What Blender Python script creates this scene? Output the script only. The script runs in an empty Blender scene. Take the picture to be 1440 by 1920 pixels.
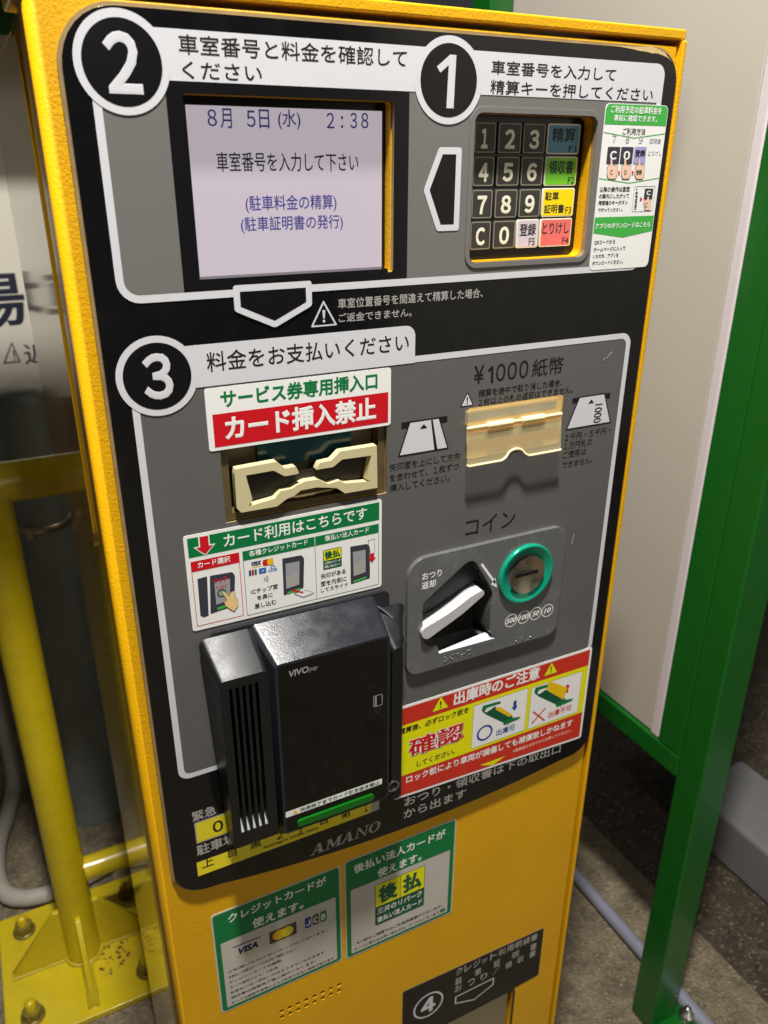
import bpy, bmesh, math, random
from mathutils import Vector, Matrix, noise
from mathutils.geometry import tessellate_polygon
random.seed(7)
SC = bpy.context.scene
COL = SC.collection

# ------------------------------------------------------------------ camera, light, exposure
F = 1496.0
CAM = Vector((-0.07718, -0.51328, 1.32474))
RW = Matrix(((0.89330239, -0.44943983, 0.00383219),
             (-0.17746249, -0.36053067, -0.91570994),
             (0.41293814, 0.81732581, -0.40182162)))      # world -> (right, down, forward)
cam = bpy.data.cameras.new('camera')
cam.sensor_fit = 'HORIZONTAL'; cam.sensor_width = 36.0; cam.lens = F / 1440 * 36
cam.clip_start = 0.02; cam.clip_end = 200
cam.dof.use_dof = True; cam.dof.focus_distance = 0.60; cam.dof.aperture_fstop = 13
camo = bpy.data.objects.new('camera', cam); COL.objects.link(camo)
r0, r1, r2 = [Vector(r) for r in RW]
camo.matrix_world = Matrix((( r0.x, -r1.x, -r2.x, CAM.x), (r0.y, -r1.y, -r2.y, CAM.y), (r0.z, -r1.z, -r2.z, CAM.z), (0, 0, 0, 1)))
SC.camera = camo

world = bpy.data.worlds.new('World'); SC.world = world; world.use_nodes = True
bg = world.node_tree.nodes['Background']
bg.inputs[0].default_value = (0.95, 0.95, 1.0, 1); bg.inputs[1].default_value = 0.036

def lamp(name, loc, target, watts, size, color, spot=None):
    d = bpy.data.lights.new(name, 'AREA'); d.energy = watts; d.shape = 'DISK'; d.size = size; d.color = color
    o = bpy.data.objects.new(name, d); COL.objects.link(o); o.location = loc
    o.rotation_euler = (Vector(target) - Vector(loc)).to_track_quat('-Z', 'Y').to_euler()
    return o
lamp('flood_lamp', (-0.02, -0.42, 2.72), (0.2, 0.1, 0.9), 70, 0.125, (1.0, 0.965, 0.92))
lamp('street_lamp', (0.42, -6.0, 3.45), (0.1, 0.3, 0.9), 42, 0.30, (1.0, 0.965, 0.92))
def spot(name, loc, target, watts, deg, color):
    d = bpy.data.lights.new(name, 'SPOT'); d.energy = watts; d.spot_size = math.radians(deg); d.spot_blend = .5; d.shadow_soft_size = .06; d.color = color
    o = bpy.data.objects.new(name, d); COL.objects.link(o); o.location = loc
    o.rotation_euler = (Vector(target) - Vector(loc)).to_track_quat('-Z', 'Y').to_euler()
spot('wall_fill_spot', (2.3, -1.15, 3.1), (2.35, -2.45, 1.1), 260, 95, (1.0, 0.97, 0.95))  # added spot, brightens the lane wall that the panel mirrors

SC.view_settings.view_transform = 'Standard'; SC.view_settings.look = 'None'
SC.view_settings.exposure = 0.0; SC.view_settings.gamma = 1.0
SC.view_settings.use_curve_mapping = False

# ------------------------------------------------------------------ measuring
def at(px, py, ax, val):
    d = RW.transposed() @ Vector(((px - 720) / F, (py - 960) / F, 1.0))
    s = (val - CAM[ax]) / d[ax]
    return CAM + d * s
def reg(x0, y0, s): return lambda p: (x0 + p[0] / s, y0 + p[1] / s)
IM = reg(0, 0, 1)
RA = reg(300, 120, 3); RB = reg(860, 190, 5.1429); RC = reg(370, 680, 3.7895); RD = reg(320, 920, 3.4286)
RE = reg(740, 960, 4.2353); RF = reg(720, 1200, 3.6); RG = reg(340, 1100, 3.2727); RH = reg(720, 660, 3.1304)
RI = reg(1090, 190, 6); RJ = reg(420, 1560, 3.2727); RK = reg(330, 1480, 3.5122); RL = reg(720, 1700, 4)
R1 = reg(280, 1480, 4); R2 = reg(600, 1480, 4.8); RV = reg(440, 1740, 4)
RM = reg(0, 0, 2); RN = reg(720, 0, 2); RO = reg(0, 640, 2); RQ = reg(720, 640, 2)
def XZ(r, p, y=0.0):
    q = r(p); w = at(q[0], q[1], 1, y); return (w.x, w.z)
def PL(r, pts, y=0.0): return [XZ(r, p, y) for p in pts]
def RECT(r, lb, rt, y=0.0):
    a = XZ(r, lb, y); b = XZ(r, rt, y); return (a[0], a[1], b[0], b[1])
def QRECT(r, tl, tr, br, bl, y=0.0):
    a, b, c, d = [XZ(r, p, y) for p in (tl, tr, br, bl)]
    return ((a[0] + d[0]) / 2, (c[1] + d[1]) / 2, (b[0] + c[0]) / 2, (a[1] + b[1]) / 2)
def rloop(r): return [(r[0], r[1]), (r[2], r[1]), (r[2], r[3]), (r[0], r[3])]
def rrect(r, rad, n=6):
    x0, z0, x1, z1 = r
    rs = rad if isinstance(rad, (tuple, list)) else (rad,) * 4      # bl, br, tr, tl
    out = []
    for (cx, cz, a0), q in zip(((x0, z0, 180), (x1, z0, 270), (x1, z1, 0), (x0, z1, 90)), rs):
        if q <= 0: out.append((cx, cz)); continue
        ox = cx + q if cx == x0 else cx - q
        oz = cz + q if cz == z0 else cz - q
        for k in range(n + 1):
            a = math.radians(a0 + 90 * k / n); out.append((ox + q * math.cos(a), oz + q * math.sin(a)))
    return out
def inset(r, d): return (r[0] + d, r[1] + d, r[2] - d, r[3] - d)
def circ(cx, cz, rx, rz=None, n=40):
    rz = rz or rx
    return [(cx + rx * math.cos(2 * math.pi * k / n), cz + rz * math.sin(2 * math.pi * k / n)) for k in range(n)]
def area2(l): return sum(l[i][0] * l[(i + 1) % len(l)][1] - l[(i + 1) % len(l)][0] * l[i][1] for i in range(len(l)))
def ccw(l): return list(l) if area2(l) > 0 else list(reversed(l))
def offset(l, d):
    l = ccw(l); n = len(l); out = []
    for i in range(n):
        p0, p, p1 = Vector(l[i - 1]), Vector(l[i]), Vector(l[(i + 1) % n])
        a = (p - p0).normalized(); b = (p1 - p).normalized()
        na = Vector((a.y, -a.x)); nb = Vector((b.y, -b.x))
        m = na + nb; m = m / max(m.dot(m) / 2, .35) if m.length > 1e-6 else na
        out.append((p.x + m.x * d, p.y + m.y * d))
    return out
def rounded(l, rad, n=4):
    l = ccw(l); out = []; m = len(l)
    for i in range(m):
        p0, p, p1 = Vector(l[i - 1]), Vector(l[i]), Vector(l[(i + 1) % m])
        r_ = min(rad, (p - p0).length * .45, (p1 - p).length * .45)
        a = p + (p0 - p).normalized() * r_; b = p + (p1 - p).normalized() * r_
        for k in range(n + 1):
            t = k / n; q = a * (1 - t) ** 2 + p * 2 * t * (1 - t) + b * t * t; out.append((q.x, q.y))
    return out
def ribbon(pts, w):
    L, Rr = [], []
    for i, p in enumerate(pts):
        a = Vector(pts[max(i - 1, 0)]); b = Vector(pts[min(i + 1, len(pts) - 1)]); t = (b - a).normalized()
        n = Vector((-t.y, t.x)) * w / 2; L.append((p[0] + n.x, p[1] + n.y)); Rr.append((p[0] - n.x, p[1] - n.y))
    return L + Rr[::-1]

# ------------------------------------------------------------------ materials
def S(r, g, b):
    f = lambda v: (v / 255 / 12.92) if v / 255 <= .04045 else ((v / 255 + .055) / 1.055) ** 2.4
    return (f(r), f(g), f(b))
MATS = {}
def mat(name, col, rough=.5, metal=0., coat=0., bump=0., bscale=200., spec=.5, var=0., vscale=20., emis=None, estr=0., trans=0., alpha=1., ior=1.5, rvar=0., dirt=None, dscale=30., damt=.5):
    m = bpy.data.materials.new(name); m.use_nodes = True; nt = m.node_tree; N = nt.nodes; L = nt.links
    b = N['Principled BSDF']; I = b.inputs
    I['Base Color'].default_value = (*col, 1); I['Roughness'].default_value = rough; I['Metallic'].default_value = metal
    I['Specular IOR Level'].default_value = spec; I['IOR'].default_value = ior
    if alpha < 1: I['Alpha'].default_value = alpha
    if coat: I['Coat Weight'].default_value = coat; I['Coat Roughness'].default_value = .06
    if trans: I['Transmission Weight'].default_value = trans
    if emis: I['Emission Color'].default_value = (*emis, 1); I['Emission Strength'].default_value = estr
    geo = N.new('ShaderNodeTexCoord').outputs['Object']
    def nz(scale, det=3., rgh=.6):
        n = N.new('ShaderNodeTexNoise'); n.inputs['Scale'].default_value = scale; n.inputs['Detail'].default_value = det
        n.inputs['Roughness'].default_value = rgh; L.new(geo, n.inputs['Vector']); return n
    def ramp(sock, lo, hi, c0, c1):
        r = N.new('ShaderNodeValToRGB'); r.color_ramp.elements[0].position = lo; r.color_ramp.elements[1].position = hi
        r.color_ramp.elements[0].color = (*c0, 1); r.color_ramp.elements[1].color = (*c1, 1); L.new(sock, r.inputs[0]); return r
    src = None
    if var:
        r = ramp(nz(vscale, 5).outputs[0], .3, .7, tuple(c * (1 - var) for c in col), tuple(min(c * (1 + var), 1) for c in col)); src = r.outputs[0]
    if dirt:
        r = ramp(nz(dscale, 8, .7).outputs[0], .52, .70, (0, 0, 0), (damt,) * 3)
        mx = N.new('ShaderNodeMix'); mx.data_type = 'RGBA'
        L.new(r.outputs[0], mx.inputs[0])
        if src: L.new(src, mx.inputs[6])
        else: mx.inputs[6].default_value = (*col, 1)
        mx.inputs[7].default_value = (*dirt, 1); src = mx.outputs[2]
    if src: L.new(src, I['Base Color'])
    if rvar:
        r = ramp(nz(vscale * 1.7, 6).outputs[0], .3, .75, (max(rough - rvar, .02),) * 3, (min(rough + rvar, 1),) * 3); L.new(r.outputs[0], I['Roughness'])
    if bump:
        bp = N.new('ShaderNodeBump'); bp.inputs['Strength'].default_value = bump; bp.inputs['Distance'].default_value = .0006
        L.new(nz(bscale, 2, .5).outputs[0], bp.inputs['Height']); L.new(bp.outputs[0], I['Normal'])
    MATS[name] = m; return m
YEL = (0.76, 0.40, 0.004)
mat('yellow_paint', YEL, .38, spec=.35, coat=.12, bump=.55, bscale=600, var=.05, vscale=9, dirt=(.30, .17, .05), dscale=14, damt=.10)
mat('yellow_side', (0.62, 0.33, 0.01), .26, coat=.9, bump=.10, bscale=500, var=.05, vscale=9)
mat('panel_black', S(17, 17, 18), .11, bump=.03, bscale=900, rvar=.08, vscale=14, dirt=S(46, 44, 42), dscale=22, damt=.22)
mat('panel_edge', S(150, 128, 88), .5, var=.2, vscale=60)
mat('print_white', S(214, 215, 219), .16, spec=.4)
mat('print_grey', S(118, 116, 112), .17, spec=.4, var=.02, vscale=5, rvar=.04)
mat('print_dark_grey', S(98, 97, 95), .17, spec=.4, var=.035, vscale=5, rvar=.08, dirt=S(124, 121, 116), dscale=26, damt=.12)
mat('print_black', S(22, 21, 22), .18, spec=.4)
mat('print_pale', S(168, 165, 160), .2, spec=.4)
mat('sticker_white', S(242, 242, 238), .38, spec=.35, bump=.04, bscale=600)
mat('ink_black', S(32, 30, 30), .4, spec=.3)
mat('ink_green', S(8, 120, 62), .38, spec=.35)
mat('ink_lime', S(70, 178, 74), .38, spec=.35)
mat('ink_red', S(206, 22, 34), .38, spec=.35)
mat('ink_orange_red', S(206, 52, 36), .38, spec=.35)
mat('ink_yellow', S(236, 232, 10), .38, spec=.35)
mat('ink_blue', S(36, 66, 150), .4, spec=.3)
mat('ink_navy', S(28, 32, 84), .4, spec=.3)
mat('ink_sky', S(44, 104, 186), .4)
mat('ink_grey', S(158, 160, 164), .4)
mat('ink_charcoal', S(58, 58, 70), .4)
mat('ink_skin', S(240, 206, 140), .4)
mat('ink_peach', S(245, 205, 180), .4)
mat('ink_lilac', S(168, 160, 214), .4)
mat('ink_dark_green', S(10, 86, 58), .4)
mat('ink_gold', S(240, 196, 10), .4)
mat('ink_brown', S(70, 52, 52), .4)
mat('label_yellow', S(236, 218, 40), .4, var=.05, vscale=60)
mat('label_grey', S(170, 168, 160), .4)
mat('screen_glow', S(120, 112, 120), .12, emis=S(204, 193, 203), estr=.66)
mat('screen_navy', S(40, 36, 110), .5, emis=S(70, 60, 150), estr=.25)
mat('screen_black', S(30, 28, 30), .5)
mat('bezel_black', S(16, 16, 17), .25)
mat('key_dark', S(58, 56, 52), .42, var=.1, vscale=300)
mat('key_line', S(150, 144, 126), .42)
mat('key_ink', S(238, 234, 208), .42)
mat('key_blue', S(98, 152, 178), .4)
mat('key_green', S(120, 208, 44), .4)
mat('key_yellow', S(255, 222, 0), .4)
mat('key_red', S(232, 112, 108), .4)
mat('key_lilac', S(214, 200, 214), .4)
mat('key_legend', S(34, 40, 38), .5)
mat('reader_plastic', S(20, 21, 23), .38, bump=.25, bscale=1500, rvar=.08, vscale=60)
mat('reader_top', S(37, 39, 44), .30, bump=.2, bscale=1200, rvar=.1, vscale=50, var=.06)
mat('reader_glass', S(8, 8, 8), .06, dirt=(.03, .03, .03), dscale=70, damt=.2)
mat('reader_dark', S(6, 6, 6), .5)
mat('silver', S(200, 202, 205), .28, metal=1.)
mat('chrome', S(190, 188, 180), .34, metal=1., bump=.2, bscale=60)
mat('light_green', S(12, 104, 22), .22)
mat('ivory', S(208, 197, 152), .42, spec=.4)
mat('slot_olive', S(92, 78, 48), .45, var=.15, vscale=60)
mat('slot_window', S(30, 66, 72), .15)
mat('slot_dark', S(30, 24, 14), .5)
mat('coin_plate', S(98, 99, 98), .24, spec=.9, coat=.5, bump=.06, bscale=900, dirt=S(150, 148, 142), dscale=60, damt=.25)
mat('lever_white', S(190, 190, 192), .32)
mat('slot_metal', S(196, 186, 164), .30, metal=1., bump=.15, bscale=120, rvar=.08, vscale=80)
mat('weld', (0.42, .32, .01), .5, bump=.6, bscale=700)
mat('ring_teal', S(16, 176, 140), .22, metal=.35, coat=.5)
mat('amber_flap', S(255, 238, 180), .08, spec=.9, alpha=.20, coat=1.)
mat('adhesive', S(214, 186, 130), .6, var=.1, vscale=300)
mat('board_ink', S(36, 38, 58), .4)
mat('sign_white', S(214, 209, 194), .42, var=.03, vscale=6)
mat('sticker_worn_shaded', S(198, 193, 181), .4, spec=.35, var=.03, vscale=30)  # dingy sticker white, darkened to stand for shade on the lower door
mat('flap_rim', S(246, 232, 180), .2)
mat('flap_band', S(226, 160, 54), .4)
mat('flap_tan', S(150, 134, 96), .4)
mat('flap_shelf', S(212, 172, 92), .45)
mat('green_paint', S(14, 94, 27), .30, coat=.3, rvar=.08, vscale=14)
mat('board_white', S(190, 184, 171), .42, var=.02, vscale=4)
mat('board_edge', S(214, 204, 206), .4)
mat('barrier_yellow', (0.55, 0.42, 0.006), .36, coat=.2, var=.05, vscale=16, dirt=(.16, .10, .03), dscale=40, damt=.22, rvar=.06)
mat('bolt_metal', S(132, 118, 52), .45, metal=.4, var=.3, vscale=90)
mat('rust', S(96, 56, 28), .8, var=.3, vscale=120)
mat('pole_grey', S(122, 128, 126), .45, var=.12, vscale=14, rvar=.1)
mat('band_steel', S(176, 160, 144), .4, metal=.8)
mat('hose_grey', S(160, 154, 142), .55, var=.08, vscale=40)
mat('pipe_grey', S(132, 133, 146), .42, var=.08, vscale=30)
mat('kerb_concrete', S(116, 115, 113), .8, bump=.5, bscale=160, var=.10, vscale=12)
mat('flood_dark', S(20, 20, 20), .6)

def ground_mat(name, c0, c1, speck, bscale, bump, gscale, lo):
    m = bpy.data.materials.new(name); m.use_nodes = True; nt = m.node_tree; N = nt.nodes; L = nt.links
    b = N['Principled BSDF']; geo = N.new('ShaderNodeTexCoord').outputs['Object']
    n1 = N.new('ShaderNodeTexNoise'); n1.inputs['Scale'].default_value = 24; n1.inputs['Detail'].default_value = 10; n1.inputs['Roughness'].default_value = .72
    v = N.new('ShaderNodeTexVoronoi'); v.inputs['Scale'].default_value = gscale; v.inputs['Randomness'].default_value = 1
    n2 = N.new('ShaderNodeTexNoise'); n2.inputs['Scale'].default_value = bscale; n2.inputs['Detail'].default_value = 6; n2.inputs['Roughness'].default_value = .7
    for n in (n1, v, n2): L.new(geo, n.inputs['Vector'])
    r = N.new('ShaderNodeValToRGB'); r.color_ramp.elements[0].position = .3; r.color_ramp.elements[1].position = .72
    r.color_ramp.elements[0].color = (*c0, 1); r.color_ramp.elements[1].color = (*c1, 1); L.new(n1.outputs[0], r.inputs[0])
    sep = N.new('ShaderNodeSeparateColor'); L.new(v.outputs['Color'], sep.inputs[0])
    rs = N.new('ShaderNodeValToRGB'); rs.color_ramp.elements[0].position = lo; rs.color_ramp.elements[1].position = min(lo + .1, 1); L.new(sep.outputs[0], rs.inputs[0])
    mx = N.new('ShaderNodeMix'); mx.data_type = 'RGBA'; L.new(rs.outputs[0], mx.inputs[0]); L.new(r.outputs[0], mx.inputs[6]); mx.inputs[7].default_value = (*speck, 1)
    r2_ = N.new('ShaderNodeValToRGB'); r2_.color_ramp.elements[0].position = .32; r2_.color_ramp.elements[0].color = (.45, .45, .45, 1); r2_.color_ramp.elements[1].position = .62; L.new(n2.outputs[0], r2_.inputs[0])
    mm = N.new('ShaderNodeMix'); mm.data_type = 'RGBA'; mm.blend_type = 'MULTIPLY'; mm.inputs[0].default_value = .8; L.new(mx.outputs[2], mm.inputs[6]); L.new(r2_.outputs[0], mm.inputs[7])
    L.new(mm.outputs[2], b.inputs['Base Color']); b.inputs['Roughness'].default_value = .62
    ad = N.new('ShaderNodeMath'); ad.operation = 'ADD'; L.new(n2.outputs[0], ad.inputs[0]); L.new(v.outputs['Distance'], ad.inputs[1])
    bp = N.new('ShaderNodeBump'); bp.inputs['Strength'].default_value = bump; bp.inputs['Distance'].default_value = .006; L.new(ad.outputs[0], bp.inputs['Height']); L.new(bp.outputs[0], b.inputs['Normal'])
    MATS[name] = m
ground_mat('concrete', S(104, 95, 77), S(172, 156, 126), S(186, 170, 136), 120, .8, 260, .93)
ground_mat('asphalt', S(60, 52, 43), S(112, 98, 78), S(160, 144, 116), 90, 1., 240, .88)

# ------------------------------------------------------------------ text
GC = {}
def glyphs(s, bold=0., shear=0.):
    k = (s, round(bold, 4), shear)
    if k in GC: return GC[k]
    c = bpy.data.curves.new('t', 'FONT'); c.body = s; c.size = 1; c.shear = shear; c.resolution_u = 3
    if bold: c.bevel_depth = bold; c.bevel_resolution = 0
    o = bpy.data.objects.new('t', c); COL.objects.link(o)
    bpy.context.view_layer.update()
    m = o.evaluated_get(bpy.context.evaluated_depsgraph_get()).to_mesh()
    vs = [tuple(v.co) for v in m.vertices]; fs = []
    for p in m.polygons:
        zc = sum(vs[i][2] for i in p.vertices) / len(p.vertices)
        if zc > -1e-5: fs.append(tuple(p.vertices))
    bpy.data.objects.remove(o); bpy.data.curves.remove(c)
    used = sorted({i for f in fs for i in f}); mp = {a: b for b, a in enumerate(used)}
    vs = [vs[i] for i in used]; fs = [tuple(mp[i] for i in f) for f in fs]
    x0 = min(v[0] for v in vs); x1 = max(v[0] for v in vs); y0 = min(v[1] for v in vs); y1 = max(v[1] for v in vs)
    GC[k] = (vs, fs, x0, y0, x1, y1); return GC[k]
FW = str.maketrans('0123456789ABCDEFGHIJKLMNOPQRSTUVWXYZ', '０１２３４５６７８９ＡＢＣＤＥＦＧＨＩＪＫＬＭＮＯＰＱＲＳＴＵＶＷＸＹＺ')

# ------------------------------------------------------------------ mesh builder (world coordinates)
ORI = {}
class MB:
    def __init__(s): s.v = []; s.f = []; s.m = []; s.mats = []; s.sm = []; s.bw = set(); s.bwf = None
    def mi(s, name):
        if name not in s.mats: s.mats.append(name)
        return s.mats.index(name)
    def add(s, vs, fs, name, smooth=False):
        b = len(s.v); s.v += [tuple(v) for v in vs]; k = s.mi(name)
        for f in fs: s.f.append(tuple(i + b for i in f)); s.m.append(k); s.sm.append(smooth)
        return b
    def flat(s, loops, y, name):                      # a sheet facing the viewer (-Y)
        if isinstance(loops[0][0], (int, float)): loops = [loops]
        tri = tessellate_polygon([[Vector((p[0], p[1], 0)) for p in l] for l in loops])
        pts = [p for l in loops for p in l]; fs = []
        for t in tri:
            a, b, c = [pts[i] for i in t]
            ar = (b[0] - a[0]) * (c[1] - a[1]) - (c[0] - a[0]) * (b[1] - a[1])
            if abs(ar) < 1e-14: continue
            fs.append(tuple(t) if ar > 0 else tuple(reversed(t)))
        return s.add([(p[0], y, p[1]) for p in pts], fs, name)
    def prism(s, loops, y0, y1, name, side=None, back=True, bevel=False, taper=0., smooth=False):    # front at y0 (nearer), back at y1
        if isinstance(loops[0][0], (int, float)): loops = [loops]
        loops = [ccw(loops[0])] + [list(reversed(ccw(l))) for l in loops[1:]]
        b = s.flat(loops, y0, name)
        if bevel: s.bw |= set(range(b, b + len(loops[0])))
        outs = [offset(loops[0], taper)] + loops[1:] if taper else loops
        if back:
            b2 = len(s.v); s.flat(outs, y1, name)
            for i in range(len(s.f) - 1, -1, -1):
                if s.f[i][0] >= b2: s.f[i] = tuple(reversed(s.f[i]))
                else: break
        for l, lo in zip(loops, outs):
            n = len(l); vs = [(p[0], y0, p[1]) for p in l] + [(p[0], y1, p[1]) for p in lo]
            s.add(vs, [(i, i + n, (i + 1) % n + n, (i + 1) % n) for i in range(n)], side or name, smooth)
    def text(s, t, r, lb, rt, y, name, bold=0., shear=0., fw=False, box=None, py=None, lt=None, slope=0.):
        if fw: t = t.translate(FW)
        vs, fs, x0, y0, x1, y1 = glyphs(t, bold, shear)
        u0, z0, u1, z1 = box if box else RECT(r, lb, rt, y if py is None else py)
        kx = (u1 - u0) / (x1 - x0)
        if lt is not None: z1 = XZ(r, lt, y)[1]
        elif not box:
            nat = kx * (y1 - y0) * (1.06 if len(t) > 1 else 1)
            if z1 - z0 < nat * .86: zc = (z0 + z1) / 2; z0, z1 = zc - nat / 2, zc + nat / 2
            elif z1 - z0 > 2.3 * nat: zc = (z0 + z1) / 2; z0, z1 = zc - 1.15 * nat, zc + 1.15 * nat
        kz = (z1 - z0) / (y1 - y0)
        kd = .00005 / bold if bold else 0
        s.add([(u0 + (v[0] - x0) * kx, y - max(v[2], 0) * kd, z0 + (v[1] - y0) * kz + slope * (v[0] - x0) * kx) for v in vs], fs, name)
    def box(s, x0, x1, y0, y1, z0, z1, name):
        vs = [(x, y, z) for x in (x0, x1) for y in (y0, y1) for z in (z0, z1)]
        s.add(vs, [(0, 1, 3, 2), (4, 6, 7, 5), (0, 4, 5, 1), (2, 3, 7, 6), (0, 2, 6, 4), (1, 5, 7, 3)], name)
    def tube(s, pts, rad, name, n=24, cap=True):
        pts = [Vector(p) for p in pts]; rads = rad if isinstance(rad, (list, tuple)) else [rad] * len(pts)
        rings = []; up = None; vs = []
        for i, p in enumerate(pts):
            t = (pts[min(i + 1, len(pts) - 1)] - pts[max(i - 1, 0)]).normalized()
            if up is None: up = t.orthogonal().normalized()
            up = (up - t * up.dot(t)).normalized(); w = t.cross(up)
            for k in range(n):
                a = 2 * math.pi * k / n; vs.append(p + (up * math.cos(a) + w * math.sin(a)) * rads[i])
        m = len(pts); fs = [(i * n + k, i * n + (k + 1) % n, (i + 1) * n + (k + 1) % n, (i + 1) * n + k) for i in range(m - 1) for k in range(n)]
        s.add(vs, fs, name, True)
        if cap: s.add(vs[:n], [tuple(range(n - 1, -1, -1))], name); s.add(vs[-n:], [tuple(range(n))], name)
    def lathe(s, prof, c, name, axis='Z', n=36):
        vs = []
        for (r_, h) in prof:
            for k in range(n):
                a = 2 * math.pi * k / n
                if axis == 'Z': vs.append((c[0] + r_ * math.cos(a), c[1] + r_ * math.sin(a), c[2] + h))
                else: vs.append((c[0] + r_ * math.cos(a), c[1] - h, c[2] + r_ * math.sin(a)))
        m = len(prof); fl = axis != 'Z'
        fs = []
        for i in range(m - 1):
            for k in range(n):
                f = (i * n + k, i * n + (k + 1) % n, (i + 1) * n + (k + 1) % n, (i + 1) * n + k); fs.append(f)
        s.add(vs, fs, name, True)
    def build(s, name, parent=None, bevel=0., seg=3, ang=None):
        me = bpy.data.meshes.new(name); o = bpy.data.objects.new(name, me); COL.objects.link(o)
        org = Vector((sum(v[0] for v in s.v), sum(v[1] for v in s.v), sum(v[2] for v in s.v))) / len(s.v)
        po = Vector((0, 0, 0))
        if parent is not None: o.parent = parent; po = ORI[parent.name]
        else: org = Vector((org.x, org.y, min(v[2] for v in s.v)))
        ORI[o.name] = org; o.location = org - po
        me.from_pydata([Vector(v) - org for v in s.v], [], s.f)
        for n in s.mats: me.materials.append(MATS[n])
        me.polygons.foreach_set('material_index', s.m); me.polygons.foreach_set('use_smooth', s.sm)
        me.update()
        if s.bw or bevel:
            bm = bmesh.new(); bm.from_mesh(me)
            if s.bw:
                lay = bm.edges.layers.float.new('bevel_weight_edge')
                keep = {tuple(round(c, 7) for c in (Vector(s.v[i]) - org)) for i in s.bw}
            bmesh.ops.remove_doubles(bm, verts=bm.verts, dist=1e-6)
            if s.bw:
                for e in bm.edges:
                    if all(tuple(round(c, 7) for c in v.co) in keep for v in e.verts) and len(e.link_faces) == 2 and e.calc_face_angle(0) > .5: e[lay] = s.bwf([v.co + org for v in e.verts]) if s.bwf else 1
            bm.normal_update(); bm.to_mesh(me); bm.free()
            if bevel:
                md = o.modifiers.new('bevel', 'BEVEL'); md.width = bevel; md.segments = seg
                md.limit_method = 'WEIGHT' if s.bw else 'ANGLE'; md.angle_limit = math.radians(ang or 40)
                md.harden_normals = True
                for p in me.polygons: p.use_smooth = True
                me.set_sharp_from_angle(angle=math.radians(50))
        return o
def thing(name, loc, label, cat, group=None):
    o = bpy.data.objects.new(name, None); COL.objects.link(o); o.location = loc; ORI[o.name] = Vector(loc)
    o.empty_display_size = .05
    o['label'] = label; o['category'] = cat
    if group: o['group'] = group
    return o
def tag(o, label, cat, group=None):
    o['label'] = label; o['category'] = cat
    if group: o['group'] = group
def struct(o): o['kind'] = 'structure'; return o
def rvar(pr):
    pts = [p for p, _ in pr]; rs = [r for _, r in pr]; out = []; m = len(pts)
    for i in range(m):
        if rs[i] <= 0: out.append(pts[i]); continue
        p0, p, p1 = Vector(pts[i - 1]), Vector(pts[i]), Vector(pts[(i + 1) % m]); r_ = rs[i]
        a = p + (p0 - p).normalized() * r_; b = p + (p1 - p).normalized() * r_
        for k in range(9):
            t = k / 8; w = .4142
            q = (a * (1 - t) ** 2 + p * 2 * t * (1 - t) * .7071 + b * t * t) / ((1 - t) ** 2 + 2 * t * (1 - t) * .7071 + t * t); out.append((q.x, q.y))
    return out
def frustum(mb, fr, bk, y0, y1, name, rf=.004):
    a = rrect(fr, rf, 4); b = rrect(bk, rf * 1.4, 4); n = len(a)
    s0 = mb.flat(a, y0, name)
    mb.add([(p[0], y0, p[1]) for p in a] + [(p[0], y1, p[1]) for p in b], [(i, i + n, (i + 1) % n + n, (i + 1) % n) for i in range(n)], name)

# ------------------------------------------------------------------ ground
ASPH_X = 0.93
m = MB(); m.add([(-8, -6, 0), (ASPH_X, -6, 0), (ASPH_X, 9, 0), (-8, 9, 0)], [(0, 1, 2, 3)], 'concrete'); m.add([(ASPH_X, -6, 0), (ASPH_X, 9, 0), (ASPH_X, 9, -.03), (ASPH_X, -6, -.03)], [(3, 2, 1, 0)], 'concrete')
struct(m.build('concrete_pavement'))
m = MB(); m.add([(ASPH_X, -6, -.025), (14, -6, -.025), (14, 9, -.025), (ASPH_X, 9, -.025)], [(0, 1, 2, 3)], 'asphalt'); struct(m.build('asphalt_ground'))
m = MB()
for k in range(-5, 1):
    m.box(1.115, 1.29, -.80 + k * 1.2 + .002, -.80 + k * 1.2 + 1.198, -.025, .095, 'kerb_concrete')
struct(m.build('kerb', bevel=.012, seg=2))

# ------------------------------------------------------------------ machine
PM = thing('parking_payment_machine', (.2, .19, 0), 'yellow parking payment machine with a black and grey front panel, screen and keypad', 'payment machine')
PX0, PX1, PZ1 = -.0123, .4295, 1.4013
DY = .005
def arcz(x): return .7325 + .42 * (x - .23) ** 2
scr = QRECT(IM, (343, 174), (740, 191), (736, 511), (371, 530))
kpo = QRECT(RB, (160, 108), (1330, 152), (1212, 1502), (98, 1548))
tks = QRECT(RC, (165, 500), (1345, 430), (1345, 945), (190, 1122))
coin_hole = rounded(PL(RE, [(213, 722), (560, 398), (602, 378), (640, 392), (735, 555), (772, 640), (752, 790), (745, 955), (802, 1000), (345, 1128), (335, 1045), (255, 1062), (216, 1020)], -.003), .004)
tray = (XZ(RL, (395, 900), DY)[0], XZ(RL, (700, 800), DY)[1] - .075, XZ(RL, (958, 700), DY)[0], XZ(RL, (920, 648), DY)[1])
HX = [XZ(RV, (352 + (782 - 352) * k / 7, 625 + (425 - 625) * k / 7), DY)[0] for k in range(8)]
HZ = [XZ(RV, (352, 625), DY)[1], XZ(RV, (352, 670), DY)[1]]
holes = [circ(x, z, .0026, n=10) for x in HX for z in HZ]
panel_loop = rvar([((PX0, arcz(PX0) - .003), .024)] + [((PX0 + (PX1 - PX0) * k / 24, arcz(PX0 + (PX1 - PX0) * k / 24)), 0) for k in range(2, 23)] + [((PX1, arcz(PX1) - .003), .022), ((PX1, PZ1), .022), ((PX0, PZ1), .031)])

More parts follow.
